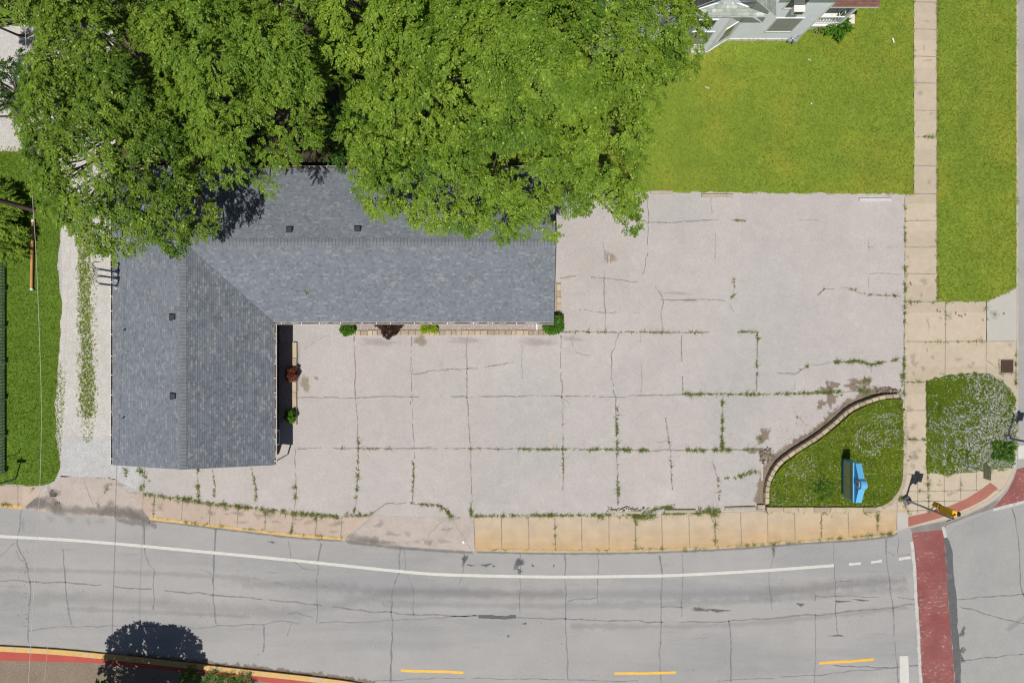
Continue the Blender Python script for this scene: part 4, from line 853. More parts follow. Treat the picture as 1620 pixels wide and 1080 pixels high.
# a fallen twig on the roof
q = P(484, 462, 3.2); mb = MB().mat('bark_dark'); z = rz(q.x, q.y)
mb.tube([(q.x - .12, q.y + .25, z + .03), (q.x, q.y + .1, z + .05), (q.x + .05, q.y - .12, z + .03)], .01, 5); mb.mat('leaf_box')
tw = thing('fallen_twig', 'small green twig lying on the shingle roof', 'twig', (q.x, q.y, z)); mb.build('stem', tw)
rng = np.random.default_rng(3); fol('leaf', tw, 'leaf_box', np.array([[q.x, q.y, z + .05]] * 3), np.array([[.3, -1, .0], [1, -.4, 0], [-.5, 1, 0]]), np.array([[0, 0, 1.]] * 3), rng, np.array([.3, .6, .5]), k=5, L=.2, l=.09, w=.03)

# ---------------------------------------------------------------- planters in front of the building
def stones(mb, x0, x1, y0, y1, z0, h, lo=.3, hi=.5, along='x', seed=1):
    rr = random.Random(seed); a, b = (x0, x1) if along == 'x' else (y0, y1); s_ = a
    while s_ < b - .08:
        L = min(rr.uniform(lo, hi), b - s_)
        if along == 'x': c_ = (s_ + L / 2, (y0 + y1) / 2 + rr.uniform(-.012, .012), z0); mb.obox(c_, L - .015, y1 - y0, h + rr.uniform(-.012, .012), rr.uniform(-.02, .02), .025)
        else: c_ = ((x0 + x1) / 2 + rr.uniform(-.012, .012), s_ + L / 2, z0); mb.obox(c_, x1 - x0, L - .015, h + rr.uniform(-.012, .012), rr.uniform(-.02, .02), .025)
        s_ += L
def gx(px, z=0): return P(px, 0, z).x
def gy(py, z=0): return P(0, py, z).y
mb = MB().mat('stone_block'); stones(mb, gx(545, .3), gx(866, .3), gy(530, .3), gy(522.5, .3), .1, .22, seed=1)
tag(mb.build('planter_wall'), 'low tan stone edging in front of the long white gutter', 'planter edging')
mb = MB().mat('stone_block'); stones(mb, gx(880.5, .3), gx(887.5, .3), gy(503, .3), gy(447, .3), .1, .22, along='y', seed=2)
tag(mb.build('planter_wall'), 'short stone edging at the east end of the building', 'planter edging')
mb = MB().mat('stone_block'); stones(mb, gx(462.5, .3), gx(469, .3), gy(672, .3), gy(541, .3), .1, .22, .9, 1.3, along='y', seed=3)
tag(mb.build('planter_wall'), 'narrow stone edging along the shaded inner side of the west wing', 'planter edging')
mb = MB().mat('bed_gravel'); mb.box(gx(548), gx(872), gy(523.5), wy, .1, .2); mb.box(xe - .2, gx(881.5), gy(500), gy(447), .1, .195); mb.box(wx, gx(463.5), gy(668), gy(543), .1, .19)
tag(mb.build('planter_bed'), kind='structure')
def pebbles(name, areas, mat, label, n, s=(.02, .045), seed=5):
    rng = np.random.default_rng(seed); tot = []
    for (x0, x1, y0, y1, z, share) in areas:
        m_ = int(n * share); tot.append(np.stack([rng.uniform(x0, x1, m_), rng.uniform(y0, y1, m_), np.full(m_, z)], 1))
    p = np.concatenate(tot); n = len(p); sc = rng.uniform(*s, n)[:, None]
    d = unit(rng.normal(0, 1, (n, 4, 3))) * np.array([1, 1, .6]); v = p[:, None, :] + d * sc[:, None, :]; v[:, :, 2] += sc * .4
    fs = np.array([[0, 1, 2], [0, 2, 3], [0, 3, 1], [1, 3, 2]]); V = v[:, fs, :].reshape(-1, 3, 3)
    return tag(quads_object(name, V, mat, np.repeat(rng.random(n), 4), np.repeat(rng.random(n), 4), 3), label, 'gravel', kind='stuff')
leafmat('pebble', (.40, .31, .28), (.62, .56, .53), (.22, .12, .10), .0, .8)
leafmat('pebble_white', (.42, .41, .39), (.60, .59, .57), (.30, .28, .26), .0, .8)
pebbles('planter_gravel', [(gx(556), gx(860), gy(522), gy(505), .2, .8), (xe - .1, gx(880), gy(500), gy(447), .195, .06), (wx, gx(462), gy(667), gy(543), .19, .14)], 'pebble', 'pinkish white gravel in the planters along the building', 22000)
for args in (('round_bush', 'small round clipped green bush at the west end of the stone-edged bed', 551, 520, .15, .42, 'leaf_box', 11, .8), ('round_bush', 'large round clipped green bush at the building corner', 873, 513, .1, .68, 'leaf_box', 12, 1.3),
             ('dark_bush', 'dark brown purple bush under the white gutter', 617, 515, .15, .66, 'leaf_plum', 13, .9), ('lime_bush', 'bright yellow green bush under the white gutter', 678, 513, .15, .55, 'leaf_lime', 14, .75),
             ('red_bush', 'reddish brown bush on the edging of the shaded bed', 464, 592, .15, .36, 'leaf_red', 15, .9), ('small_bush', 'small bright green bush in the shaded bed beside the west wing', 463, 657, .15, .3, 'leaf_box', 16, .8)):
    nm, lab, px, py, z, r, mt, sdd, h = args; shrub(nm, lab, px, py, z, r, mt, sdd, h, n=int(2200 * r), lump=.08 if 'round' in nm else .2)

# ---------------------------------------------------------------- triangular raised bed with its retaining wall and sign
zw = .56
wall_c = catmull([(1214.5, 797), (1214.5, 775), (1221, 752), (1236, 731), (1262, 712), (1292, 693), (1318, 673), (1345, 649), (1370, 637), (1398, 628), (1426, 626)], 8)
wall_w = [P(x + 0, y, zw) for x, y in wall_c]
mb = MB().mat('stone_block'); rr = random.Random(4); acc = 0; last = wall_w[0]
for i in range(1, len(wall_w)):
    seg = wall_w[i] - last
    if seg.length >= .36:
        c_ = (wall_w[i] + last) / 2; a = math.atan2(seg.y, seg.x)
        for lay in (0, 1, 2):
            mb.obox((c_.x, c_.y, .06 + lay * .17), seg.length - .03, .25, .165 + (rr.uniform(-.02, .02) if lay == 2 else 0), a + rr.uniform(-.09, .09), .035)
        last = wall_w[i]
mb_r = mb.build('retaining_wall'); tag(mb_r, 'curved low retaining wall of tan blocks around the raised corner bed', 'retaining wall')
mb = MB().mat('stone_block'); stones(mb, gx(1212, .3), gx(1385, .3), gy(809, .3), gy(801.5, .3), .1, .34, .95, 1.15, seed=6)
curve = [P(x, y, .34) for x, y in catmull([(1385, 805), (1400, 801), (1412, 792), (1422, 780), (1429, 765), (1431.5, 740), (1431.5, 700), (1431, 640)], 5)]
last = curve[0]
for p in curve[1:]:
    sg = p - last; a = math.atan2(sg.y, sg.x)
    if sg.length > .5: c_ = (p + last) / 2; mb.mat('concrete_edge'); mb.obox((c_.x, c_.y, .1), sg.length - .01, .26, .30, a, .02); last = p
tag(mb.build('stone_kerb'), 'straight and rounded stone kerb on the pavement side of the sign bed', 'kerb')
bed_tri = [(1217, 799), (1217, 775), (1225, 753), (1240, 735), (1266, 715), (1296, 697), (1322, 677), (1349, 653), (1374, 641), (1400, 632), (1428, 631), (1429, 700), (1428, 740), (1426, 763), (1418, 780), (1406, 793), (1392, 800)]
slab('raised_bed', bed_tri, 'grass_soil', .40)

X0 = (1325 - NX) / PPM          # west face of the sign
zb, zt_ = .75, 2.0; dep = .42
yN, yS = P(0, 728, 1.2).y, P(0, 790, 1.4).y; yc = (yN + yS) / 2; hw = (yN - yS) / 2
sg = thing('monument_sign', 'bright blue monument sign with a dark display panel and peaked top', 'sign', (X0, yc, .33))
mb = MB().mat('deep_blue'); mb.box(X0 + .06, X0 + dep - .04, yc - hw * .72, yN - .15, .3, zb); mb.build('pedestal', sg)
mb = MB().mat('blue'); X1 = X0 + dep
mb.box(X0, X1, yc - hw, yc + hw, zb, zt_)
cab = mb.build('cabinet', sg)
mb = MB().mat('led_panel'); mb.box(X0 - .012, X0 + .01, yc - hw + .07, yc + hw - .07, zb + .07, zt_ - .09)
for k in range(1, 9): mb.box(X0 - .016, X0 - .005, yc - hw + .07 + k * (2 * hw - .14) / 9 - .006, yc - hw + .07 + k * (2 * hw - .14) / 9 + .006, zb + .07, zt_ - .09)
mb.build('display_panel', sg)
mb = MB().mat('deep_blue'); mb.box(X1 - .01, X1 + .012, yc - hw + .07, yc + hw - .07, zb + .07, zt_ - .09); mb.build('back_panel', sg)
prof = [(yc - hw, zt_), (yc + hw, zt_), (yc + hw, zt_ + .22), (yc + .34, zt_ + .58)]
for k in range(0, 13):
    a = math.pi * k / 12; prof.append((yc + .30 * math.cos(a), zt_ + .62 + .30 * math.sin(a)))
prof += [(yc - .34, zt_ + .58), (yc - hw, zt_ + .22)]
n = len(prof); mb = MB().mat('deep_blue'); o_ = .0
vs = [(X0 + .02, a, b) for a, b in prof] + [(X1 - .02, a, b) for a, b in prof]
mb.add(vs, [tuple(range(n)), tuple(range(2 * n - 1, n - 1, -1))]); mb.mat('blue')
for i in range(n): mb.add([vs[i], vs[(i + 1) % n], vs[n + (i + 1) % n], vs[n + i]], [(0, 1, 2, 3)])
mb.build('header', sg)
mb = MB().mat('blue'); mb.box(X0 - .05, X0 + .03, yc - hw - .02, yc + hw + .02, zt_ - .06, zt_ + .05); mb.build('trim_band', sg)
mb = MB().mat('medallion'); N2 = 20; cyl = []
for s_, xx in ((0, X0 - .03), (1, X0 + .03)): cyl += [(xx, yc + .24 * math.cos(2 * math.pi * k / N2), zt_ + .52 + .24 * math.sin(2 * math.pi * k / N2)) for k in range(N2)]
mb.add(cyl, [tuple(range(N2))] + [(k, (k + 1) % N2, N2 + (k + 1) % N2, N2 + k) for k in range(N2)])
mb.mat('medallion_dark')
for a, b, c_, d_ in ((-.12, -.08, -.14, .14), (.08, .12, -.14, .14), (-.02, .02, -.14, .14), (-.08, .08, -.02, .02)): mb.box(X0 - .04, X0 - .02, yc + a, yc + b, zt_ + .52 + c_, zt_ + .52 + d_)
mb.build('medallion', sg)

# ---------------------------------------------------------------- wheel stops and edging pieces
def stop(px0, px1, py, mat, label, z=ZL, w_=.16, ang=0, group='concrete wheel stops at the edges of the lot'):
    a = P(px0, py, z + .12); b = P(px1, py, z + .12); mb = MB().mat(mat)
    mb.obox(((a.x + b.x) / 2, a.y, z - .01), abs(b.x - a.x), w_ + .06, .15, ang, .045)
    return tag(mb.build('wheel_stop'), label, 'wheel stop', group)
stop(1110, 1160, 309, 'concrete_edge', 'tan concrete wheel stop at the lawn edge west of the white one')
stop(1360, 1411, 315.5, 'stop_white', 'white painted wheel stop near the north-east corner of the lot')
stop(1029, 1065, 303.5, 'concrete_edge', 'tan wheel stop by the tree canopy edge at the lawn')
stop(962, 1016, 809.5, 'concrete_edge', 'broken tan wheel stop under a pile of rubble beside the pavement', ang=-.04)
stop(1052, 1101, 808.5, 'concrete_edge', 'weathered tan wheel stop between two weed clumps by the pavement', ang=.01)
stop(1147, 1196, 804, 'concrete_edge', 'long tan wheel stop nearest the retaining wall', ang=.035)
mb = MB().mat('concrete_edge'); q = P(1204, 801, .2); mb.obox((q.x, q.y, .1), .5, .28, .2, .02, .03)
tag(mb.build('kerb_block'), 'short stone block between wheel stop and retaining wall', 'kerb block')
mb = MB().mat('walk_grey'); q = P(1041, 809, .15); mb.obox((q.x, q.y, .1), .7, .26, .07, .05, .02); tag(mb.build('concrete_chunk'), 'small grey concrete chunk in the weeds beside a wheel stop', 'concrete')
rr = random.Random(9); mb = MB().mat('debris')
for k in range(110):
    q = P(rr.gauss(993, 13), rr.gauss(806.5, 2.2), ZL); s_ = rr.uniform(.03, .1)
    mb.mat(rr.choice(['debris', 'debris', 'mud', 'stop_white'])); mb.obox((q.x, q.y, ZL + rr.uniform(0, .12)), s_ * 1.6, s_, s_ * .6, rr.uniform(0, 3), s_ * .15)
tag(mb.build('rubble_pile'), 'pile of broken concrete and leaf litter on a wheel stop', 'rubble')
rr = random.Random(19); mb = MB().mat('mud')
for k in range(220):
    q = P(rr.gauss(1213, 4.5), rr.gauss(721, 5), ZL); s_ = rr.uniform(.03, .09); mb.mat(rr.choice(['mud', 'bark_dark', 'mud', 'debris']))
    mb.obox((q.x, q.y, ZL + rr.uniform(0, .06)), s_ * 2, s_, s_ * .6, rr.uniform(0, 3), s_ * .1)
tag(mb.build('leaf_litter'), 'brown heap of leaf litter beside the curved retaining wall', 'leaf litter')
rr = random.Random(29); mb = MB()
for k in range(180):
    q = P(rr.gauss(1404, 8), rr.gauss(619, 2.6), ZL); s_ = rr.uniform(.03, .08); mb.mat(rr.choice(['mud', 'bark_dark', 'mud', 'debris']))
    mb.obox((q.x, q.y, ZL + rr.uniform(0, .06)), s_ * 2, s_, s_ * .6, rr.uniform(0, 3), s_ * .1)
tag(mb.build('leaf_litter'), 'brown litter heap at the pavement end of the retaining wall', 'leaf litter')
mb = MB().mat('paper_white'); q = P(1413, 624, ZL)
mb.tube([(q.x - .14, q.y, ZL + .07), (q.x - .05, q.y + .02, ZL + .08), (q.x + .07, q.y + .03, ZL + .07), (q.x + .1, q.y + .03, ZL + .07)], [.05, .055, .05, .02], 8); tag(mb.build('litter_cup', smooth=True), 'crumpled white cup at the end of the retaining wall', 'litter')
# drain grate
q = P(1593, 579, .14); dg = thing('drain_grate', 'square rusty metal drain cover in the pavement', 'drain cover', (q.x, q.y, .13))
mb = MB().mat('concrete_edge')
for a, b, c_, d_ in ((-.5, .5, -.5, -.42), (-.5, .5, .42, .5), (-.5, -.42, -.42, .42), (.42, .5, -.42, .42)): mb.box(q.x + a, q.x + b, q.y + c_, q.y + d_, .1, .15)
mb.build('frame', dg); mb = MB().mat('rust_grate'); mb.box(q.x - .42, q.x + .42, q.y - .42, q.y + .42, .1, .138)
for k in range(-9, 10): mb.box(q.x + k * .044 - .012, q.x + k * .044 + .012, q.y - .40, q.y + .40, .138, .146)
mb.build('cover', dg)
# small rubbish on the lawn
for px, py, s_, lab in ((1412, 66, .28, 'white plastic tube lying on the lawn near the sidewalk'),):
    q = P(px, py, ZL); mb = MB().mat('paper_white'); mb.tube([(q.x - .06, q.y + .17, ZL + .1), (q.x, q.y, ZL + .11), (q.x + .05, q.y - .15, ZL + .1)], [.045, .05, .05], 10); tag(mb.build('plastic_tube', smooth=True), lab, 'litter')
for px, py, lab in ((1285, 163, 'tiny white scrap in the middle of the lawn'), (1119, 139, 'white paper scraps on the lawn near the tree'), (576 + 160, 867, None), (1279, 96, 'small white scrap on the lawn below the house')):
    if not lab: continue
    q = P(px, py, ZL); mb = MB().mat('paper_white'); rr = random.Random(px)
    for k in range(3): mb.obox((q.x + rr.uniform(-.12, .12), q.y + rr.uniform(-.1, .1), ZL + .06), rr.uniform(.05, .1), rr.uniform(.03, .06), .02, rr.uniform(0, 3), .004)
    tag(mb.build('paper_scrap'), lab, 'litter')
q = P(733, 857, .14); mb = MB().mat('paper_white'); mb.obox((q.x, q.y, .12), .14, .20, .06, .3, .02); tag(mb.build('paper_scrap'), 'crumpled white paper on the driveway apron beside the road', 'litter')

# ---------------------------------------------------------------- traffic signals, signs, poles
def signal_head(mb_y, mb_b, c_, ang, zb_, sec=3, hs=.40):
    ca, sa = math.cos(ang), math.sin(ang); out = []
    for k in range(sec):
        mb_b = MB().mat('signal_black'); out.append(mb_b)
        mb_y.obox((c_.x, c_.y, zb_ + k * hs), .30, .42, hs - .006, ang, .03)
        f = Vector((c_.x + ca * .15, c_.y + sa * .15, zb_ + k * hs + .19)); d = Vector((ca, sa, -.05))
        # visor: open tube hood
        N_ = 12; r = .14; u = Vector((-sa, ca, 0)); v = Vector((0, 0, 1)); ring0 = []; ring1 = []
        for i in range(N_ + 1):
            a = -R(30) + (math.pi + R(60)) * i / N_; o = u * math.cos(a) * r + v * math.sin(a) * r; ring0.append(f + o); ring1.append(f + o + d * .26)
        mb_b.add(ring0 + ring1, [(i, i + 1, N_ + 2 + i, N_ + 1 + i) for i in range(N_)])
        mb_b.tube([f - d * .02, f + d * .012], .115, 12)
    return out
bx, by = P(1432, 790, .1).x, P(1432, 790, .1).y; 
ts = thing('traffic_signal', 'traffic signal on a pole with yellow heads beside the sign bed', 'traffic signal', (bx, by, .13), 'signal poles at the corner')
mb = MB().mat('pole_grey'); mb.obox((bx, by, .12), .42, .42, .42, .5, .06); mb.mat('pole_dark'); mb.obox((bx, by, .5), .30, .30, .14, .5, .05); mb.build('base', ts)
mb = MB().mat('pole_grey'); mb.tube([(bx, by, .5), (bx, by, 4.75)], [.065, .055], 14); mb.tube([(bx, by, 4.75), (bx, by, 4.86)], [.10, .04], 12); mb.build('pole', ts, True)
hy = MB().mat('signal_yellow'); hb = MB().mat('signal_black'); c1 = Vector((bx + .32, by + .20, 0)); vs_ = signal_head(hy, hb, c1, R(-8), 3.3)
def bracket(par, a, b): mb = MB().mat('pole_dark'); mb.tube([a, b], .03, 8); mb.build('bracket', par)
bracket(ts, (bx, by, 4.62), (bx + .32, by + .20, 4.56)); bracket(ts, (bx, by, 3.2), (bx + .32, by + .20, 3.27)); bracket(ts, (bx, by, 3.05), (bx + .3, by + .3, 3.2)); bracket(ts, (bx, by, 2.7), (bx + .3, by + .3, 2.76))
h1 = hy.build('signal_head', ts); [v_.build('visor', h1) for v_ in vs_]
hy = MB().mat('signal_yellow'); hb = MB().mat('signal_black'); c2 = Vector((bx + .30, by + .30, 0)); 
hy.obox((c2.x, c2.y, 2.75), .28, .42, .42, R(60), .03); f = Vector((c2.x + .14 * math.cos(R(60)), c2.y + .14 * math.sin(R(60)), 2.96)); hb.obox((f.x, f.y, 2.8), .04, .36, .34, R(60), .005)
h2 = hy.build('pedestrian_head', ts); hb.build('screen', h2)
# dark access cover beside the signal
# second pole at the right edge of the frame
bx2, by2 = P(1592, 692, .14).x, P(1592, 692, .14).y
ts2 = thing('traffic_signal', 'traffic signal pole standing in the clover at the right edge', 'traffic signal', (bx2, by2, .14), 'signal poles at the corner')
mb = MB().mat('pole_grey'); mb.obox((bx2, by2, .12), .34, .34, .36, .2, .05); mb.build('base', ts2)
mb = MB().mat('pole_dark'); mb.tube([(bx2, by2, .45), (bx2, by2, 4.6)], [.065, .055], 12); mb.build('pole', ts2, True)
hy = MB().mat('signal_yellow'); hb = MB().mat('signal_black'); vs_ = signal_head(hy, hb, Vector((bx2 + .4, by2, 0)), 0, 3.4); h = hy.build('signal_head', ts2); [v_.build('visor', h) for v_ in vs_]
bracket(ts2, (bx2, by2, 3.5), (bx2 + .4, by2, 3.5)); bracket(ts2, (bx2, by2, 4.4), (bx2 + .4, by2, 4.42))
# road sign seen from behind
sx, sy = P(1524.5, 736, .14).x, P(1524.5, 736, .14).y
rs = thing('road_sign', 'olive backed road sign on a thin post at the edge of the clover', 'sign', (sx, sy, .14))
mb = MB().mat('pole_grey'); mb.tube([(sx, sy, .1), (sx, sy, 2.75)], .03, 8); mb.build('post', rs)
mb = MB().mat('sign_back'); mb.box(sx - .045, sx - .03, sy - .45, sy + .45, 2.02, 2.68); mb.box(sx - .055, sx - .045, sy - .4, sy + .4, 2.15, 2.18); mb.box(sx - .055, sx - .045, sy - .4, sy + .4, 2.5, 2.53); mb.build('plate', rs)
# utility pole, leaves the frame on the left
ux, uy = P(58, 333, .14).x, P(58, 333, .14).y
up_ = thing('utility_pole', 'dark wooden utility pole rising from the west lawn', 'utility pole', (ux, uy, .14))
mb = MB().mat('wood_pole'); mb.tube([(ux, uy, .1), (ux, uy, 5), (ux, uy, 11)], [.16, .14, .11], 14); mb.build('pole', up_, True)
mb = MB().mat('wood_pole'); mb.obox((ux, uy + .12, 10.2), 2.4, .1, .12, 0); mb.build('crossarm', up_)
for d in (-1.1, -.4, .4, 1.1): mb = MB().mat('pipe_grey'); mb.tube([(ux + d, uy + .12, 10.32), (ux + d, uy + .12, 10.5)], [.05, .04], 8); mb.build('insulator', up_)
# sign post lower left, its plate out of the frame
def post(px, py, h, r, mat, name, label, cat, plate=None):
    q = P(px, py, .14); t = thing(name, label, cat, (q.x, q.y, .14)); mb = MB().mat(mat); mb.tube([(q.x, q.y, .1), (q.x, q.y, .14 + h)], r, 8); mb.build('post', t, True)
    if plate: mb = MB().mat('pole_grey'); mb.box(q.x - .3, q.x + .3, q.y - .02 - r, q.y - r, .14 + h - .62, .14 + h - .02); mb.build('plate', t)
    return t
post(25, 757, 3.9, .045, 'pole_dark', 'sign_post', 'tall dark sign post by the pavement in the lower left lawn', 'sign post', True)
post(30, 717, 1.05, .022, 'pole_dark', 'metal_stake', 'short dark stake in the lawn above the tall sign post', 'stake')
post(54, 650, 1.45, .016, 'rust_metal', 'metal_stake', 'thin rusty stake in the middle of the west lawn', 'stake')
mb = MB().mat('orange_wood'); a = P(51.5, 349, .3); b = P(49.5, 458, .3)
lg = thing('timber_rail', 'long orange brown timber rail lying along the west lawn', 'timber', ((a.x + b.x) / 2, (a.y + b.y) / 2, .14))
mb.tube([a, b], .085, 8); mb.build('rail', lg); 
for p in (a, b): s_ = 1 if p is a else -1; mb = MB().mat('paper_white'); mb.tube([(p.x + .03, p.y - .07 * s_, .3), (p.x + .03, p.y + .05 * s_, .3)], .10, 8); mb.box(p.x - .04, p.x + .04, p.y - .04, p.y + .04, .12, .3); mb.build('end_bracket', lg)
# picket fence along the left edge
fr0, fr1 = P(8, 403, .1), P(8, 746, .1)
fe = thing('picket_fence', 'white picket fence along the left edge of the west lawn', 'fence', (fr0.x, (fr0.y + fr1.y) / 2, .14))
mb = MB().mat('fence_white'); y = fr1.y
while y < fr0.y:
    mb.box(fr0.x - .02, fr0.x + .02, y - .055, y + .055, .16, 1.15); mb.add([(fr0.x - .02, y - .055, 1.15), (fr0.x + .02, y - .055, 1.15), (fr0.x + .02, y + .055, 1.15), (fr0.x - .02, y + .055, 1.15), (fr0.x, y, 1.25)], [(0, 1, 4), (1, 2, 4), (2, 3, 4), (3, 0, 4)]); y += .21
mb.build('picket', fe)['kind'] = 'stuff'
mb = MB().mat('fence_white')
for z in (.35, .95): mb.box(fr0.x + .022, fr0.x + .06, fr1.y, fr0.y, z, z + .09)
mb.build('rail', fe)
y = fr1.y
while y < fr0.y + .1: mb = MB().mat('fence_white'); mb.obox((fr0.x + .11, y, .12), .1, .1, 1.1, 0, .02); mb.build('post', fe); y += 2.38
# overhead wires
def wire(pts, r, name, label, z=None, mat='cable'):
    q = [tuple(P(x, y, zz)) for x, y, zz in pts]; mb = MB().mat(mat); mb.tube(catmull(q, 6), r, 6); return tag(mb.build(name, smooth=True), label, 'wire', 'overhead wires')
wire([(36, -60, 7.8), (44, 150, 7.6), (50, 290, 7.3), (57, 400, 7.1), (62, 520, 6.9), (65.5, 650, 6.8), (63, 770, 6.8), (56, 900, 6.9), (45, 1080, 7.1), (38, 1180, 7.3)], .013, 'overhead_wire', 'pale overhead wire crossing the west lawn and the road')
wire([(118, 300, 8.4), (106, 480, 8.0), (99, 650, 7.8), (94, 770, 7.8), (84, 920, 8.0), (70, 1080, 8.3), (60, 1190, 8.6)], .007, 'overhead_wire', 'thin overhead wire over the gravel driveway and the road')

# ---------------------------------------------------------------- neighbouring house at the top right
hs = thing('house', 'pale blue-white clapboard house with old grey green shingle roofs', 'house', (15, 22, .1)); bld_parent = [hs]
YW = 19.34; XE = 19.72; YB = 18.50; XB = 13.78; XJ = 15.1
mb = MB().mat('siding')
mb.prism([(XE, YW), (XE, 30), (6, 30), (6, YW)], .42, 6.3); mb.prism([(6.01, YB), (XB, YB), (XJ, YW), (XJ, YW + .2), (6.01, YW + .2)], .42, 5.38)
mb.add([(10.5, 19.2, 5.6), (15.9, 19.2, 5.6), (13.2, 19.2, 8.4)], [(0, 1, 2)])
mb.build('wall', hs)
mb = MB().mat('foundation'); mb.prism([(XE + .03, YW - .04), (XE + .03, 29.9), (6.1, 29.9), (6.1, YB - .04), (XB + .02, YB - .04), (XJ + .02, YW - .04)], .05, .42); mb.build('foundation', hs)
mb = MB().mat('white_trim'); mb.box(XE - .1, XE + .02, YW - .02, YW + .1, .42, 6.3); mb.build('corner_board', hs)
mb = MB().mat('white_trim'); mb.prism([(XB - .1, YB - .015), (XB + .012, YB - .015), (XB + .09, YB + .06), (XB, YB + .08)], .42, 5.4); mb.build('corner_board', hs)
mb = MB().mat('white_trim'); mb.prism([(XJ - .08, YW - .07), (XJ + .0, YW - .022), (XJ + .1, YW - .02), (XJ, YW + .05)], .42, 5.4)
mb.build('corner_board', hs)
def hroof(name, vs, mat, t=.1):
    mb = MB().mat(mat); n = len(vs); mb.add([*vs], [tuple(range(n))]); mb.mat('white_trim')
    mb.add([*vs, *[(a, b, c_ - t) for a, b, c_ in vs]], [tuple(range(2 * n - 1, n - 1, -1))] + [(i, n + i, n + (i + 1) % n, (i + 1) % n) for i in range(n)]); return mb.build(name, hs)
yE = 18.43; ze, zrg = 5.5, 8.7
hroof('roof_slope', [(13.2, yE, zrg), (16.2, yE, ze), (16.2, 30, ze), (13.2, 30, zrg)], 'old_shingle_y')
hroof('roof_slope', [(10.2, yE, ze), (13.2, yE, zrg), (13.2, 30, zrg), (10.2, 30, ze)], 'black_shingle_y')
hroof('pent_roof', [(10.3, yE - .02, ze - .04), (16.1, yE - .02, ze - .04), (13.25, 19.1, 6.02)], 'old_shingle_x', .06)
hroof('roof_slope', [(16.3, 18.97, 6.42), (XE + .3, 18.97, 6.42), (XE + .3, 24.5, 10.2), (16.3, 24.5, 10.2)], 'old_shingle_x')
hroof('roof_slope', [(6, 18.97, 6.42), (10.1, 18.97, 6.42), (10.1, 24.5, 10.2), (6, 24.5, 10.2)], 'old_shingle_x')
hroof('roof_slope', [(6, 24.5, 10.2), (XE + .3, 24.5, 10.2), (XE + .3, 30, 6.4), (6, 30, 6.4)], 'old_shingle_x')
win(17.95, YW, 1.75, 1.45, 3.4, 's', 'blind'); win(17.55, YW, 1.25, 4.55, 6.1, 's'); win(12.6, YB, 1.5, 1.45, 3.4, 's', 'blind'); win(12.4, YB, 1.3, 3.9, 5.0, 's')
# window in the slanted bay wall
d = Vector((XJ - XB, YW - YB, 0)).normalized(); nn = Vector((d.y, -d.x, 0)); cpt = Vector(((XJ + XB) / 2, (YW + YB) / 2, 0)); ang = math.atan2(d.y, d.x)
mb = MB().mat('white_trim'); q = cpt + nn * .02; mb.obox((q.x, q.y, 1.4), 1.0, .07, 1.95, ang); f_ = mb.build('window', hs)
mb = MB().mat('blind'); q = cpt + nn * .055; mb.obox((q.x, q.y, 1.5), .8, .02, .8, ang); mb.mat('pane'); mb.obox((q.x, q.y, 2.36), .8, .02, .85, ang); mb.build('pane', f_)
mb = MB().mat('white_trim'); mb.box(17.45, 18.1, YW - .42, YW - .03, 4.62, 5.02); mb.mat('pole_dark'); mb.box(17.5, 18.05, YW - .425, YW - .41, 4.68, 4.96); mb.build('air_conditioner', hs)
# porch
mb = MB().mat('white_trim'); mb.box(XE + .03, 22.6, 20.0, 23.5, .62, .8); mb.mat('foundation'); mb.box(XE + .05, 22.5, 20.08, 23.4, .05, .62); mb.build('porch_deck', hs)
mb = MB().mat('white_trim'); yR = 20.1
mb.box(XE + .05, 22.1, yR, yR + .07, 1.72, 1.8); mb.box(XE + .05, 22.1, yR, yR + .07, .95, 1.02)
for k in range(13): x = XE + .18 + k * .19; mb.box(x - .03, x + .03, yR + .01, yR + .06, 1.02, 1.72)
mb.box(22.1, 22.17, yR + .1, 22.4, 1.72, 1.8); mb.box(22.1, 22.17, yR + .1, 22.4, .95, 1.02)
for k in range(10): y = yR + .25 + k * .22; mb.box(22.115, 22.155, y - .03, y + .03, 1.02, 1.72)
mb.build('railing', hs)
for x, y in ((22.15, 20.12), (22.15, 23.2)):
    mb = MB().mat('white_trim'); mb.obox((x, y, .8), .16, .16, 2.5, 0); mb.build('porch_post', hs)
mb = MB().mat('foundation')
for k in range(3): mb.box(22.6 + k * .3, 22.9 + k * .3, 20.4, 22.4, .05, .62 - k * .18)
mb.build('porch_step', hs)
hroof('porch_roof', [(XE + .04, 19.98, 3.4), (23.35, 19.98, 3.4), (23.35, 24.2, 4.4), (XE + .04, 24.2, 4.4)], 'red_shingle_x', .16)
# meters
q = P(1254, 66, .3); mt = thing('gas_meter', 'grey gas meter with pipes at the corner of the white house', 'meter', (q.x, q.y, .14))
mb = MB().mat('flashing'); mb.obox((q.x + .05, q.y - .05, .35), .28, .2, .34, .2, .05); mb.obox((q.x - .28, q.y - .03, .4), .22, .18, .26, -.1, .05); mb.build('meter_box', mt)
mb = MB().mat('pipe_grey'); mb.tube([(q.x + .05, q.y, .1), (q.x + .05, q.y, 1.1), (q.x + .2, q.y + .05, 1.2)], .03, 8); mb.tube([(q.x - .28, q.y, .1), (q.x - .28, q.y, .9), (q.x + .05, q.y, .95)], .025, 8); mb.build('pipe', mt)
shrub('garden_bush', 'low leafy bush below the white porch railing', 1322, 47, .14, .62, 'leaf_box', 31, .8, n=420, lump=.3, l=.13, w=.05, L=.2)
shrub('garden_bush', 'sparse small bush at the foot of the porch near the meter', 1298, 43, .14, .36, 'weed_leaf', 32, .5, n=200, lump=.3, l=.11, w=.04, L=.18)

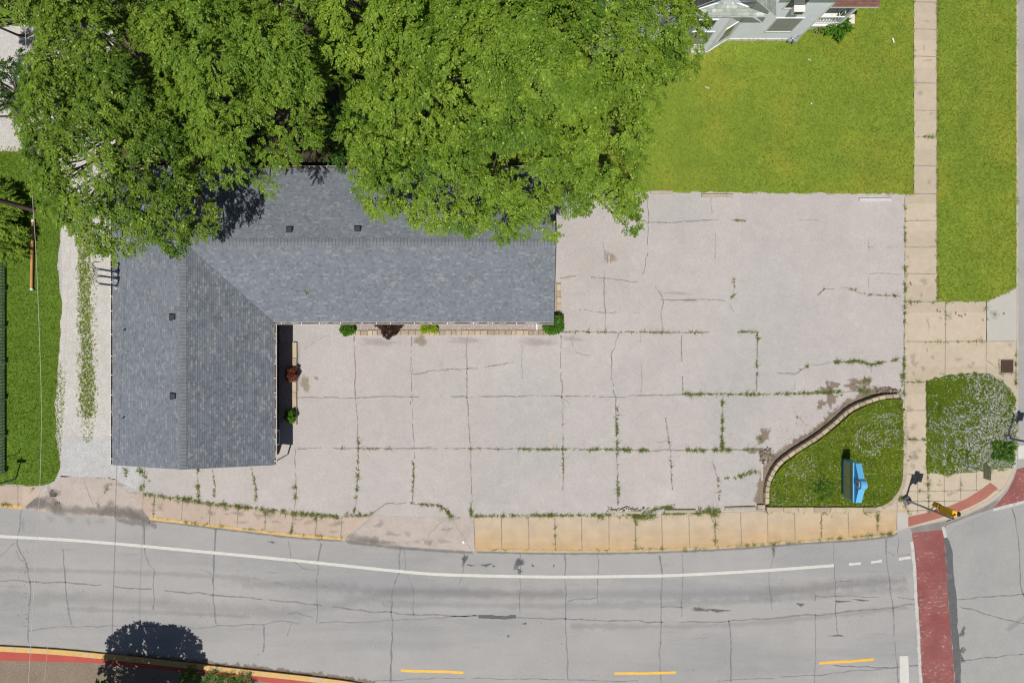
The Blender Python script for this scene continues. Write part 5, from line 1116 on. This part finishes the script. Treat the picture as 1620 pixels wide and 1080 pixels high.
# ================================================================ VEGETATION
rng = np.random.default_rng(42)
def vnoise(x, y, sc, seed):
    g_ = np.random.default_rng(seed).random((97, 97)); u = (x * sc + 500) % 96; v = (y * sc + 500) % 96; i = u.astype(int); j = v.astype(int); a = u - i; b = v - j; a = a * a * (3 - 2 * a); b = b * b * (3 - 2 * b)
    return (g_[i, j] * (1 - a) * (1 - b) + g_[i + 1, j] * a * (1 - b) + g_[i, j + 1] * (1 - a) * b + g_[i + 1, j + 1] * a * b) * 2 - 1
def tone(V, rng, base, sc=.35, amp=.35):
    """clumps of tone from the place of each blade"""
    p = V[:, 0, :2]
    t = vnoise(p[:, 0], p[:, 1], .22, 1) * 1.1 + vnoise(p[:, 0], p[:, 1], .9, 2) * .8 + vnoise(p[:, 0], p[:, 1], 3.2, 3) * .9
    t = t + np.where(p[:, 1] < 17, .55 * np.sin(p[:, 1] * 2 * math.pi / 1.15 + .5 * np.sin(p[:, 0] * .4)), 0) * (p[:, 0] > 0)
    return base + amp * .45 * t + rng.normal(0, .16, len(V))
def grass(name, label, polys, dens, mat, base, **kw):
    Vs = [blades(scatter(p, ZL + .02 if zz is None else zz, dens, rng), rng, **kw) for p, zz in polys]
    V = np.concatenate(Vs); x, y = V[:, 0, 0], V[:, 0, 1]; rn = rng.random(len(V))
    if mat == 'blade':
        dry = vnoise(x, y, .35, 5) + .8 * vnoise(x, y * 2.2, .8, 6) + .7 * vnoise(x, y, 3, 7) + np.where((x > 14) & (x < 25), (y - 14.5) * .16, -.1)
        rn = np.where(rng.random(len(V)) < np.clip((dry - .35) * .45, 0, .7), .95, rn)
    return tag(quads_object(name, V, mat, rn, tone(V, rng, base), 3), label, 'grass', kind='stuff')
grow = lambda poly, a: [(x, y) for x, y in rough(poly, a, 6)]
grass('lawn_grass', 'sunlit mown lawn grass beside the house and between sidewalk and street', [(grow(lawn_ne, 3.2), None), (grow(lawn_strip, 2.6), None)], 190, 'blade', .52, k=4, h=(.03, .07), w=.016)
grass('verge_grass', 'deep green mown grass on the west lawn', [(grow(lawn_w, 2.5), None)], 190, 'blade_deep', .62, k=4, h=(.03, .07), w=.016)
grass('bed_grass', 'thick grass and clover leaves in the raised bed and the corner verge', [(grow(flower_bed, 3.0), None), (grow(bed_tri, 1.0), .40)], 330, 'blade_bed', .5, k=4, h=(.05, .13), w=.02, lean=1.1)
# ragged grass strip down the driveway
gpts = np.concatenate([scatter(grow(drive_grass, 3.5), ZL, 230, rng), scatter(grow(drive_grass, 7), ZL, 90, rng), scatter([(88, 560), (104, 590), (102, 640), (98, 690), (96, 745), (88, 745)], ZL, 130, rng), scatter([(120, 640), (156, 640), (146, 700), (132, 700)], ZL, 70, rng), scatter([(124, 340), (152, 340), (156, 640), (120, 640)], ZL, 40, rng), scatter([(-20, 232), (60, 232), (95, 250), (95, 262), (-20, 262)], ZL, 120, rng)])
V = blades(gpts, rng, k=4, h=(.03, .10), w=.018, lean=1.1); tag(quads_object('driveway_grass', V, 'blade_bed', rng.random(len(V)), tone(V, rng, .7), 3), 'ragged grass strip down the middle of the gravel driveway', 'grass', kind='stuff')
# weeds in the cracks
def along(line, wpx, dens, z=ZL):
    out = []
    for i in range(len(line) - 1):
        a, b = np.array(line[i], float), np.array(line[i + 1], float); L = np.linalg.norm(b - a); n = rng.poisson(L * dens)
        t = rng.random(n); kn = rng.random(max(2, int(L / 4) + 2)) ** 1.6; cl = rng.random(n) < np.interp(t * (len(kn) - 1), np.arange(len(kn)), kn) * 1.5
        t = t[cl]; q = a + (b - a) * t[:, None] + rng.normal(0, wpx, (len(t), 2)) * .5
        out.append(np.array([[*P(x, y, z)] for x, y in q]).reshape(-1, 3))
    return np.concatenate(out) if out else np.zeros((0, 3))
WE = [([(225, 781), (260, 786), (300, 793), (340, 798)], 3.0, 3), ([(275, 787), (340, 797), (400, 804), (470, 812), (545, 818)], 3.6, 7), ([(313, 742), (312, 762), (315, 782)], 2, 1.6), ([(336, 750), (340, 765), (338, 787)], 2, 1.2), ([(312, 766), (315, 790)], 3, 3),
 ([(398, 742), (404, 768), (405, 797)], 1.6, 1.4), ([(467, 770), (467, 800)], 2.2, 2), ([(222, 742), (232, 755), (224, 775)], 4, 3), ([(212, 742), (228, 748)], 3, 3), ([(199, 742), (200, 757)], 2, 1.5), ([(152, 754), (180, 756)], 1.5, 2.5), ([(179, 762), (165, 778)], 1.3, 2.2), ([(50, 770), (55, 780)], 2, 2),
 ([(0, 797), (35, 800)], 2, 3), ([(545, 815), (590, 815)], 2.5, 3), ([(582, 818), (592, 808)], 2.5, 4), ([(567, 690), (566, 720), (565, 770), (560, 812)], 2.2, 1.9), ([(568, 695), (567, 715)], 3.5, 4), ([(654, 730), (653, 795)], 1.5, 1.2), ([(540, 709), (620, 710)], 1.6, 1.5), ([(745, 790), (745, 817)], 2, 2), ([(744, 690), (745, 712)], 1.5, 1),
 ([(650, 796), (697, 800), (714, 816)], 1.8, 1.8), ([(706, 802), (712, 817), (725, 818)], 2.5, 2.5), ([(750, 816), (830, 815)], 1.8, 3), ([(750, 816), (960, 814), (1010, 814)], 2.2, 3.5), ([(830, 815), (880, 815)], 3.5, 4), ([(940, 816), (1035, 817)], 4.5, 8), ([(1012, 812), (1040, 806)], 5, 6), ([(1036, 812), (1140, 812)], 2.4, 3), ([(1098, 806), (1136, 808)], 5, 7), ([(1040, 803), (1065, 803)], 4, 5), ([(1129, 808), (1131, 822)], 4, 8),
 ([(740, 709), (890, 710)], 1.3, .8), ([(816, 710), (895, 711)], 1.6, 2.2), ([(905, 711), (945, 711)], 1.8, 2.5), ([(985, 711), (1027, 712)], 2.8, 6), ([(945, 710), (985, 711)], 1.8, 2.5), ([(976, 670), (976, 720)], 2.2, 3), ([(976, 626), (977, 800)], 1.5, 1.1), ([(978, 760), (978, 800)], 2.2, 2.5), ([(890, 645), (891, 760)], 1.2, .7), ([(1087, 712), (1155, 711)], 2.8, 5.5), ([(1200, 710), (1155, 711)], 1.3, 1.0),
 ([(1059, 690), (1061, 715), (1062, 760)], 1.5, 1.3), ([(1082, 623), (1200, 624)], 1.8, 4), ([(1200, 624), (1300, 621), (1365, 618)], 2.2, 5), ([(1143, 625), (1142, 708)], 1.9, 3.5), ([(1142, 690), (1142, 712)], 3, 4), ([(1198, 525), (1197, 618)], 1.2, 1.4), ([(1160, 525), (1198, 525)], 1.4, 1.8), ([(890, 525), (1118, 526)], 1.1, .8), ([(990, 525), (1020, 527)], 2, 1),
 ([(1147, 757), (1170, 753), (1197, 745)], 3.0, 5), ([(1135, 745), (1138, 790)], 1.5, .9), ([(1150, 475), (1163, 465)], 1.4, 1.5), ([(1160, 440), (1162, 455)], 1.4, 1.5), ([(1160, 349), (1178, 349)], 1.3, 3), ([(1320, 573), (1360, 571), (1378, 577), (1420, 568)], 1.8, 5), ([(1265, 585), (1280, 577)], 1.8, 2.2), ([(1305, 457), (1295, 466)], 1.2, 1.4), ([(1370, 466), (1425, 468)], 1.2, 1.6), ([(1345, 457), (1372, 466)], 1.2, 1.3),
 ([(1432, 306), (1432, 480)], 1.4, 2.8), ([(1431, 480), (1430, 625)], 1.6, 2.4), ([(1428, 590), (1428, 625)], 4, 4), ([(1448, 217), (1480, 217)], 1.3, 4), ([(1484, -20), (1483, 477)], 1.8, 2.2), ([(1496, 478), (1496, 515)], 1.3, 2.5), ([(1432, 477), (1482, 478)], 1.6, 2.0), ([(1560, 480), (1558, 490)], 2, 1.5), ([(1435, 541), (1560, 540)], 1, .8), ([(1435, 604), (1460, 604)], 1.6, 2.5), ([(1433, 694), (1466, 695)], 2, 4), ([(1468, 752), (1469, 812)], 1.6, 3), ([(1580, 590), (1606, 590)], 2, 4), ([(1580, 568), (1582, 592)], 1.5, 3), ([(1606, 560), (1607, 625)], 1.4, 2),
 ([(1420, 775), (1424, 795), (1432, 800)], 3, 4), ([(1433, 800), (1438, 815)], 2, 1.8), ([(1453, 776), (1456, 780)], 2.5, 6), ([(1519, 764), (1520, 770)], 2, 4), ([(1436, 808), (1440, 812)], 2.5, 4), ([(1213, 808), (1390, 806)], 3.0, 2.6), ([(1300, 810), (1320, 811)], 4, 4), ([(1365, 806), (1392, 808)], 5, 13), ([(1388, 812), (1388, 840)], 1.8, 3), ([(1131, 820), (1131, 862)], 1.6, 2.0), ([(1005, 820), (1005, 867)], 1.6, 1.8), ([(878, 820), (878, 866)], 1.6, 1.6), ([(1299, 815), (1299, 850)], 1.2, 1.2), ([(420, 808), (419, 842)], 1.4, 1.8), ([(463, 812), (461, 846)], 1.6, 1.6), ([(500, 816), (499, 850)], 1.4, 1.4), ([(244, 785), (243, 815)], 1.2, 1),
 ([(1005, 867), (1090, 869)], 1.6, 1.6), ([(1090, 869), (1250, 858)], 1.6, 2), ([(1250, 858), (1400, 845)], 1.4, 1.8), ([(760, 869), (1000, 870)], 1.1, .6), ([(240, 819), (400, 838), (540, 851)], 1.3, .9), ([(1398, 846), (1412, 843)], 2, 5), ([(1224, 858), (1224, 880)], 1.2, 1.6),
 ([(1214, 790), (1214, 770), (1222, 748), (1240, 728), (1270, 707), (1300, 688), (1330, 662), (1360, 638), (1385, 625)], 4.0, 3.2), ([(1300, 612), (1330, 625)], 8, 1.5), ([(1365, 600), (1385, 620)], 9, 3.5), ([(1335, 612), (1375, 615)], 7, 2.5), ([(1370, 618), (1400, 626)], 5, 4), ([(1200, 690), (1206, 700)], 6, 2.5), ([(1262, 660), (1280, 685)], 7, .9), ([(1250, 695), (1265, 702)], 6, 1.5), ([(1290, 680), (1310, 665)], 5, 1.5)]
wp = np.concatenate([along(*a) for a in WE])
wk = vnoise(wp[:, 0], wp[:, 1], 2.5, 21) + rng.normal(0, .3, len(wp)) > -.35; wp = wp[wk]
big = rng.random(len(wp)) < .12; V = np.concatenate([blades(wp[~big], rng, k=5, h=(.02, .09), w=.010, lean=1.6, spread=.022), blades(wp[big], rng, k=10, h=(.10, .24), w=.009, lean=2.2, spread=.02)])
V2 = sprays(wp[::7] + [0, 0, .01], unit(rng.normal(0, 1, (len(wp[::7]), 3)) * [1, 1, .3] + [0, 0, .4]), np.tile([0, 0, 1.], (len(wp[::7]), 1)), rng, k=5, L=.09, l=.06, w=.018)
tag(quads_object('weeds', V, 'weed_leaf', rng.random(len(V)), rng.random(len(V)), 3), 'grassy weeds growing along the joints and cracks of the paving', 'weeds', kind='stuff')
tag(quads_object('broadleaf_weeds', V2, 'weed_leaf', rng.random(len(V2)), rng.random(len(V2)), 4), 'leafy weeds growing along the joints and cracks of the paving', 'weeds', kind='stuff')
# bare stems with radiating grass heads at the crack ends
# clover heads
def flowers(polys, mat, name, label, r=(.016, .031), h=(.07, .15)):
    p = np.concatenate(polys); n = len(p); rr = rng.uniform(*r, n)[:, None, None]; c_ = p + np.stack([np.zeros(n), np.zeros(n), rng.uniform(*h, n)], 1)
    oc = np.array([[1, 0, 0], [0, 1, 0], [-1, 0, 0], [0, -1, 0], [0, 0, 1.0], [0, 0, -1]]); v = c_[:, None, :] + oc * rr
    fs = np.array([[0, 1, 4], [1, 2, 4], [2, 3, 4], [3, 0, 4], [1, 0, 5], [2, 1, 5], [3, 2, 5], [0, 3, 5]]); V = v[:, fs, :].reshape(-1, 3, 3)
    return tag(quads_object(name, V, mat, np.repeat(rng.random(n), 8), np.repeat(rng.random(n), 8), 3), label, 'flowers', kind='stuff')
def clumps(poly, z, dens, th):
    p = scatter(poly, z, dens, rng); t = vnoise(p[:, 0], p[:, 1], .8, 11) + 1.5 * vnoise(p[:, 0], p[:, 1], 3.3, 12) + .8 * vnoise(p[:, 0], p[:, 1], 8, 13) + rng.normal(0, 1.0, len(p)) + th(p); return p[t > 0]
cbx = P(1540, 0, 0).x
flowers([clumps(flower_bed, ZL + .02, 330, lambda p: (p[:, 0] - cbx) * .42 - (p[:, 1] + 5.5) * .16 - .1)], 'petal', 'clover_flowers', 'dense white clover flowers in the corner verge by the street')
flowers([clumps([(1215, 798), (1250, 730), (1290, 720), (1300, 795)], .40, 120, lambda p: -.9), clumps([(1340, 700), (1370, 660), (1420, 650), (1425, 720), (1370, 720)], .40, 200, lambda p: -.5), scatter(bed_tri, .40, 14, rng)], 'petal', 'clover_flowers', 'scattered white clover flowers around the blue sign')
shrub('ground_shrub', 'dark leafy shrub at the foot of the signal pole in the clover', 1585, 712, .14, .62, 'leaf_box', 41, .3, n=500, lump=.35, L=.22, l=.08, w=.03)
shrub('ground_shrub', 'low dark shrub in the raised bed west of the blue sign', 1301, 771, .38, .6, 'leaf_box', 42, .2, n=170, lump=.3, L=.2, l=.08, w=.03)

# trees
tree('street_tree', 'largest broad-leaved tree spreading over the roof beside the lawn', 'tree',
     [(548, 150), (556, 70), (600, 10), (680, -90), (900, -130), (1035, -70), (1085, 12), (1094, 50), (1070, 88), (1070, 128), (1036, 148), (1018, 195), (1034, 240), (1005, 262), (1018, 320), (995, 372), (965, 352), (940, 312), (905, 335), (870, 358), (800, 382), (765, 352), (712, 385), (690, 350), (640, 342), (590, 332), (560, 295), (553, 240), (562, 190)],
     (815, 90), 8.6, 13.2, (.95, 1.75), 101, 'leaf_big', bark='bark_dark', dens=165, k=9, L=.44, l=.16, w=.045, trunk_r=.42, under=.35, space=.90, extra=((815, 90, 12.8, 1.6), (760, 60, 12.6, 1.5), (870, 110, 12.6, 1.5), (1102, 48, 8.8, .75), (1075, 95, 9.0, .8)))
tree('locust_tree', 'fine leaved yellow green tree in the middle over the building corner', 'tree',
     [(255, 70), (330, -30), (420, -90), (520, -70), (548, 40), (538, 130), (500, 180), (508, 232), (462, 262), (442, 298), (385, 296), (355, 272), (312, 228), (270, 165)],
     (420, 70), 9.5, 14.0, (.85, 1.6), 102, 'leaf_locust', bark='bark_dark', dens=165, k=11, L=.42, l=.13, w=.036, trunk_r=.36, under=.35, space=.90, extra=((420, 70, 13.4, 1.5), (450, 110, 13.0, 1.4)))
tree('locust_tree', 'bright yellow green tree crown at the top behind the large tree', 'tree',
     [(480, -160), (740, -160), (715, 30), (660, 78), (590, 105), (545, 112), (515, 60), (500, 0)], (610, -60), 11.0, 14.8, (.8, 1.4), 103, 'leaf_yellow', bark='bark_dark', dens=130, k=11, L=.42, l=.14, w=.04, trunk_r=.3, under=.4, space=.9)
tree('ash_tree', 'looser darker green tree over the gravel driveway with bare limbs showing', 'tree',
     [(58, 150), (80, 70), (60, -20), (150, -100), (300, -100), (335, 20), (290, 110), (330, 200), (335, 290), (342, 370), (290, 400), (240, 378), (180, 402), (130, 385), (92, 330), (62, 270), (50, 200)],
     (185, 130), 8.2, 12.6, (.7, 1.35), 104, 'leaf_left', dens=170, k=8, L=.42, l=.16, w=.045, trunk_r=.34, under=.5, gap=.0, space=.90, extra=((185, 130, 12.0, 1.3), (130, 160, 10.5, 1.1), (210, 180, 11.0, 1.2)))
tree('ash_tree', 'tree crown filling the top left corner of the view', 'tree',
     [(-160, -120), (110, -120), (80, 10), (48, 42), (0, 50), (-160, 60)], (-30, -40), 8.5, 11.5, (.7, 1.2), 105, 'leaf_left', dens=95, k=8, L=.42, l=.17, w=.045, trunk_r=.25, under=.4)
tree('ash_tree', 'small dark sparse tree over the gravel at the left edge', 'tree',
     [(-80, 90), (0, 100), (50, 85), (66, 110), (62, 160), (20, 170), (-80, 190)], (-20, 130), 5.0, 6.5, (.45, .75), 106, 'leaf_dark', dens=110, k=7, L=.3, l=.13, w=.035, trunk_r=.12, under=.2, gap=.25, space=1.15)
tree('sumac_tree', 'small feathery green tree beside the utility pole at the left edge', 'tree',
     [(-90, 280), (-10, 296), (16, 308), (14, 330), (20, 350), (30, 372), (24, 396), (0, 398), (-90, 410)], (-20, 345), 1.3, 2.3, (.35, .55), 107, 'leaf_big', dens=100, k=13, L=.5, l=.16, w=.035, trunk_r=.1, under=.3)
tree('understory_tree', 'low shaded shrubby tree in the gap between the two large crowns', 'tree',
     [(500, 170), (575, 170), (580, 262), (540, 262), (500, 250)], (540, 215), 3.2, 4.4, (.6, .9), 108, 'leaf_dark', dens=110, k=11, L=.4, l=.12, w=.035, trunk_r=.1, under=.2)  # leaf_dark puts the shade of the gap into the leaf colour
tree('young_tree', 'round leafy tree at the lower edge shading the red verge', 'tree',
     [(85, 1165), (98, 1106), (148, 1090), (195, 1096), (238, 1108), (250, 1150), (240, 1205), (180, 1245), (110, 1225)], (165, 1165), 4.8, 6.8, (.38, .7), 109, 'leaf_dark', dens=210, k=8, L=.30, l=.13, w=.05, trunk_r=.12, under=.9, space=.8)  # crown's shade painted in: dark leaf colour stands for foliage out of the sun
for i, (px, py, lab) in enumerate(((302, 1069, 'flowering lily clump nearest the tree shadow on the red verge'), (340, 1075, 'second lily clump from the tree shadow, on the mulch'), (361, 1077, 'third lily clump along the mulch beyond the red verge'), (388, 1079, 'rightmost lily clump at the bottom edge'))):
    t = shrub('lily_clump', lab, px, py, .12, .36, 'leaf_box', 60 + i, .45, 'plant', 'yellow flowering lily clumps in the mulch bed', n=110, L=.35, l=.26, w=.018, k=5, lump=.2)
    q = P(px, py, .12); pts = np.array([[q.x + rng.uniform(-.3, .3), q.y + rng.uniform(-.3, .3), .55] for _ in range(5)]); o = flowers([pts], 'yellow_petal', 'flower', None, (.03, .05), (.0, .08))
    for kx in ('category', 'kind'):
        if kx in o: del o[kx]
    o.parent = t; o.matrix_parent_inverse = Matrix.Translation(-Vector(t.location))
    o['kind'] = 'stuff'
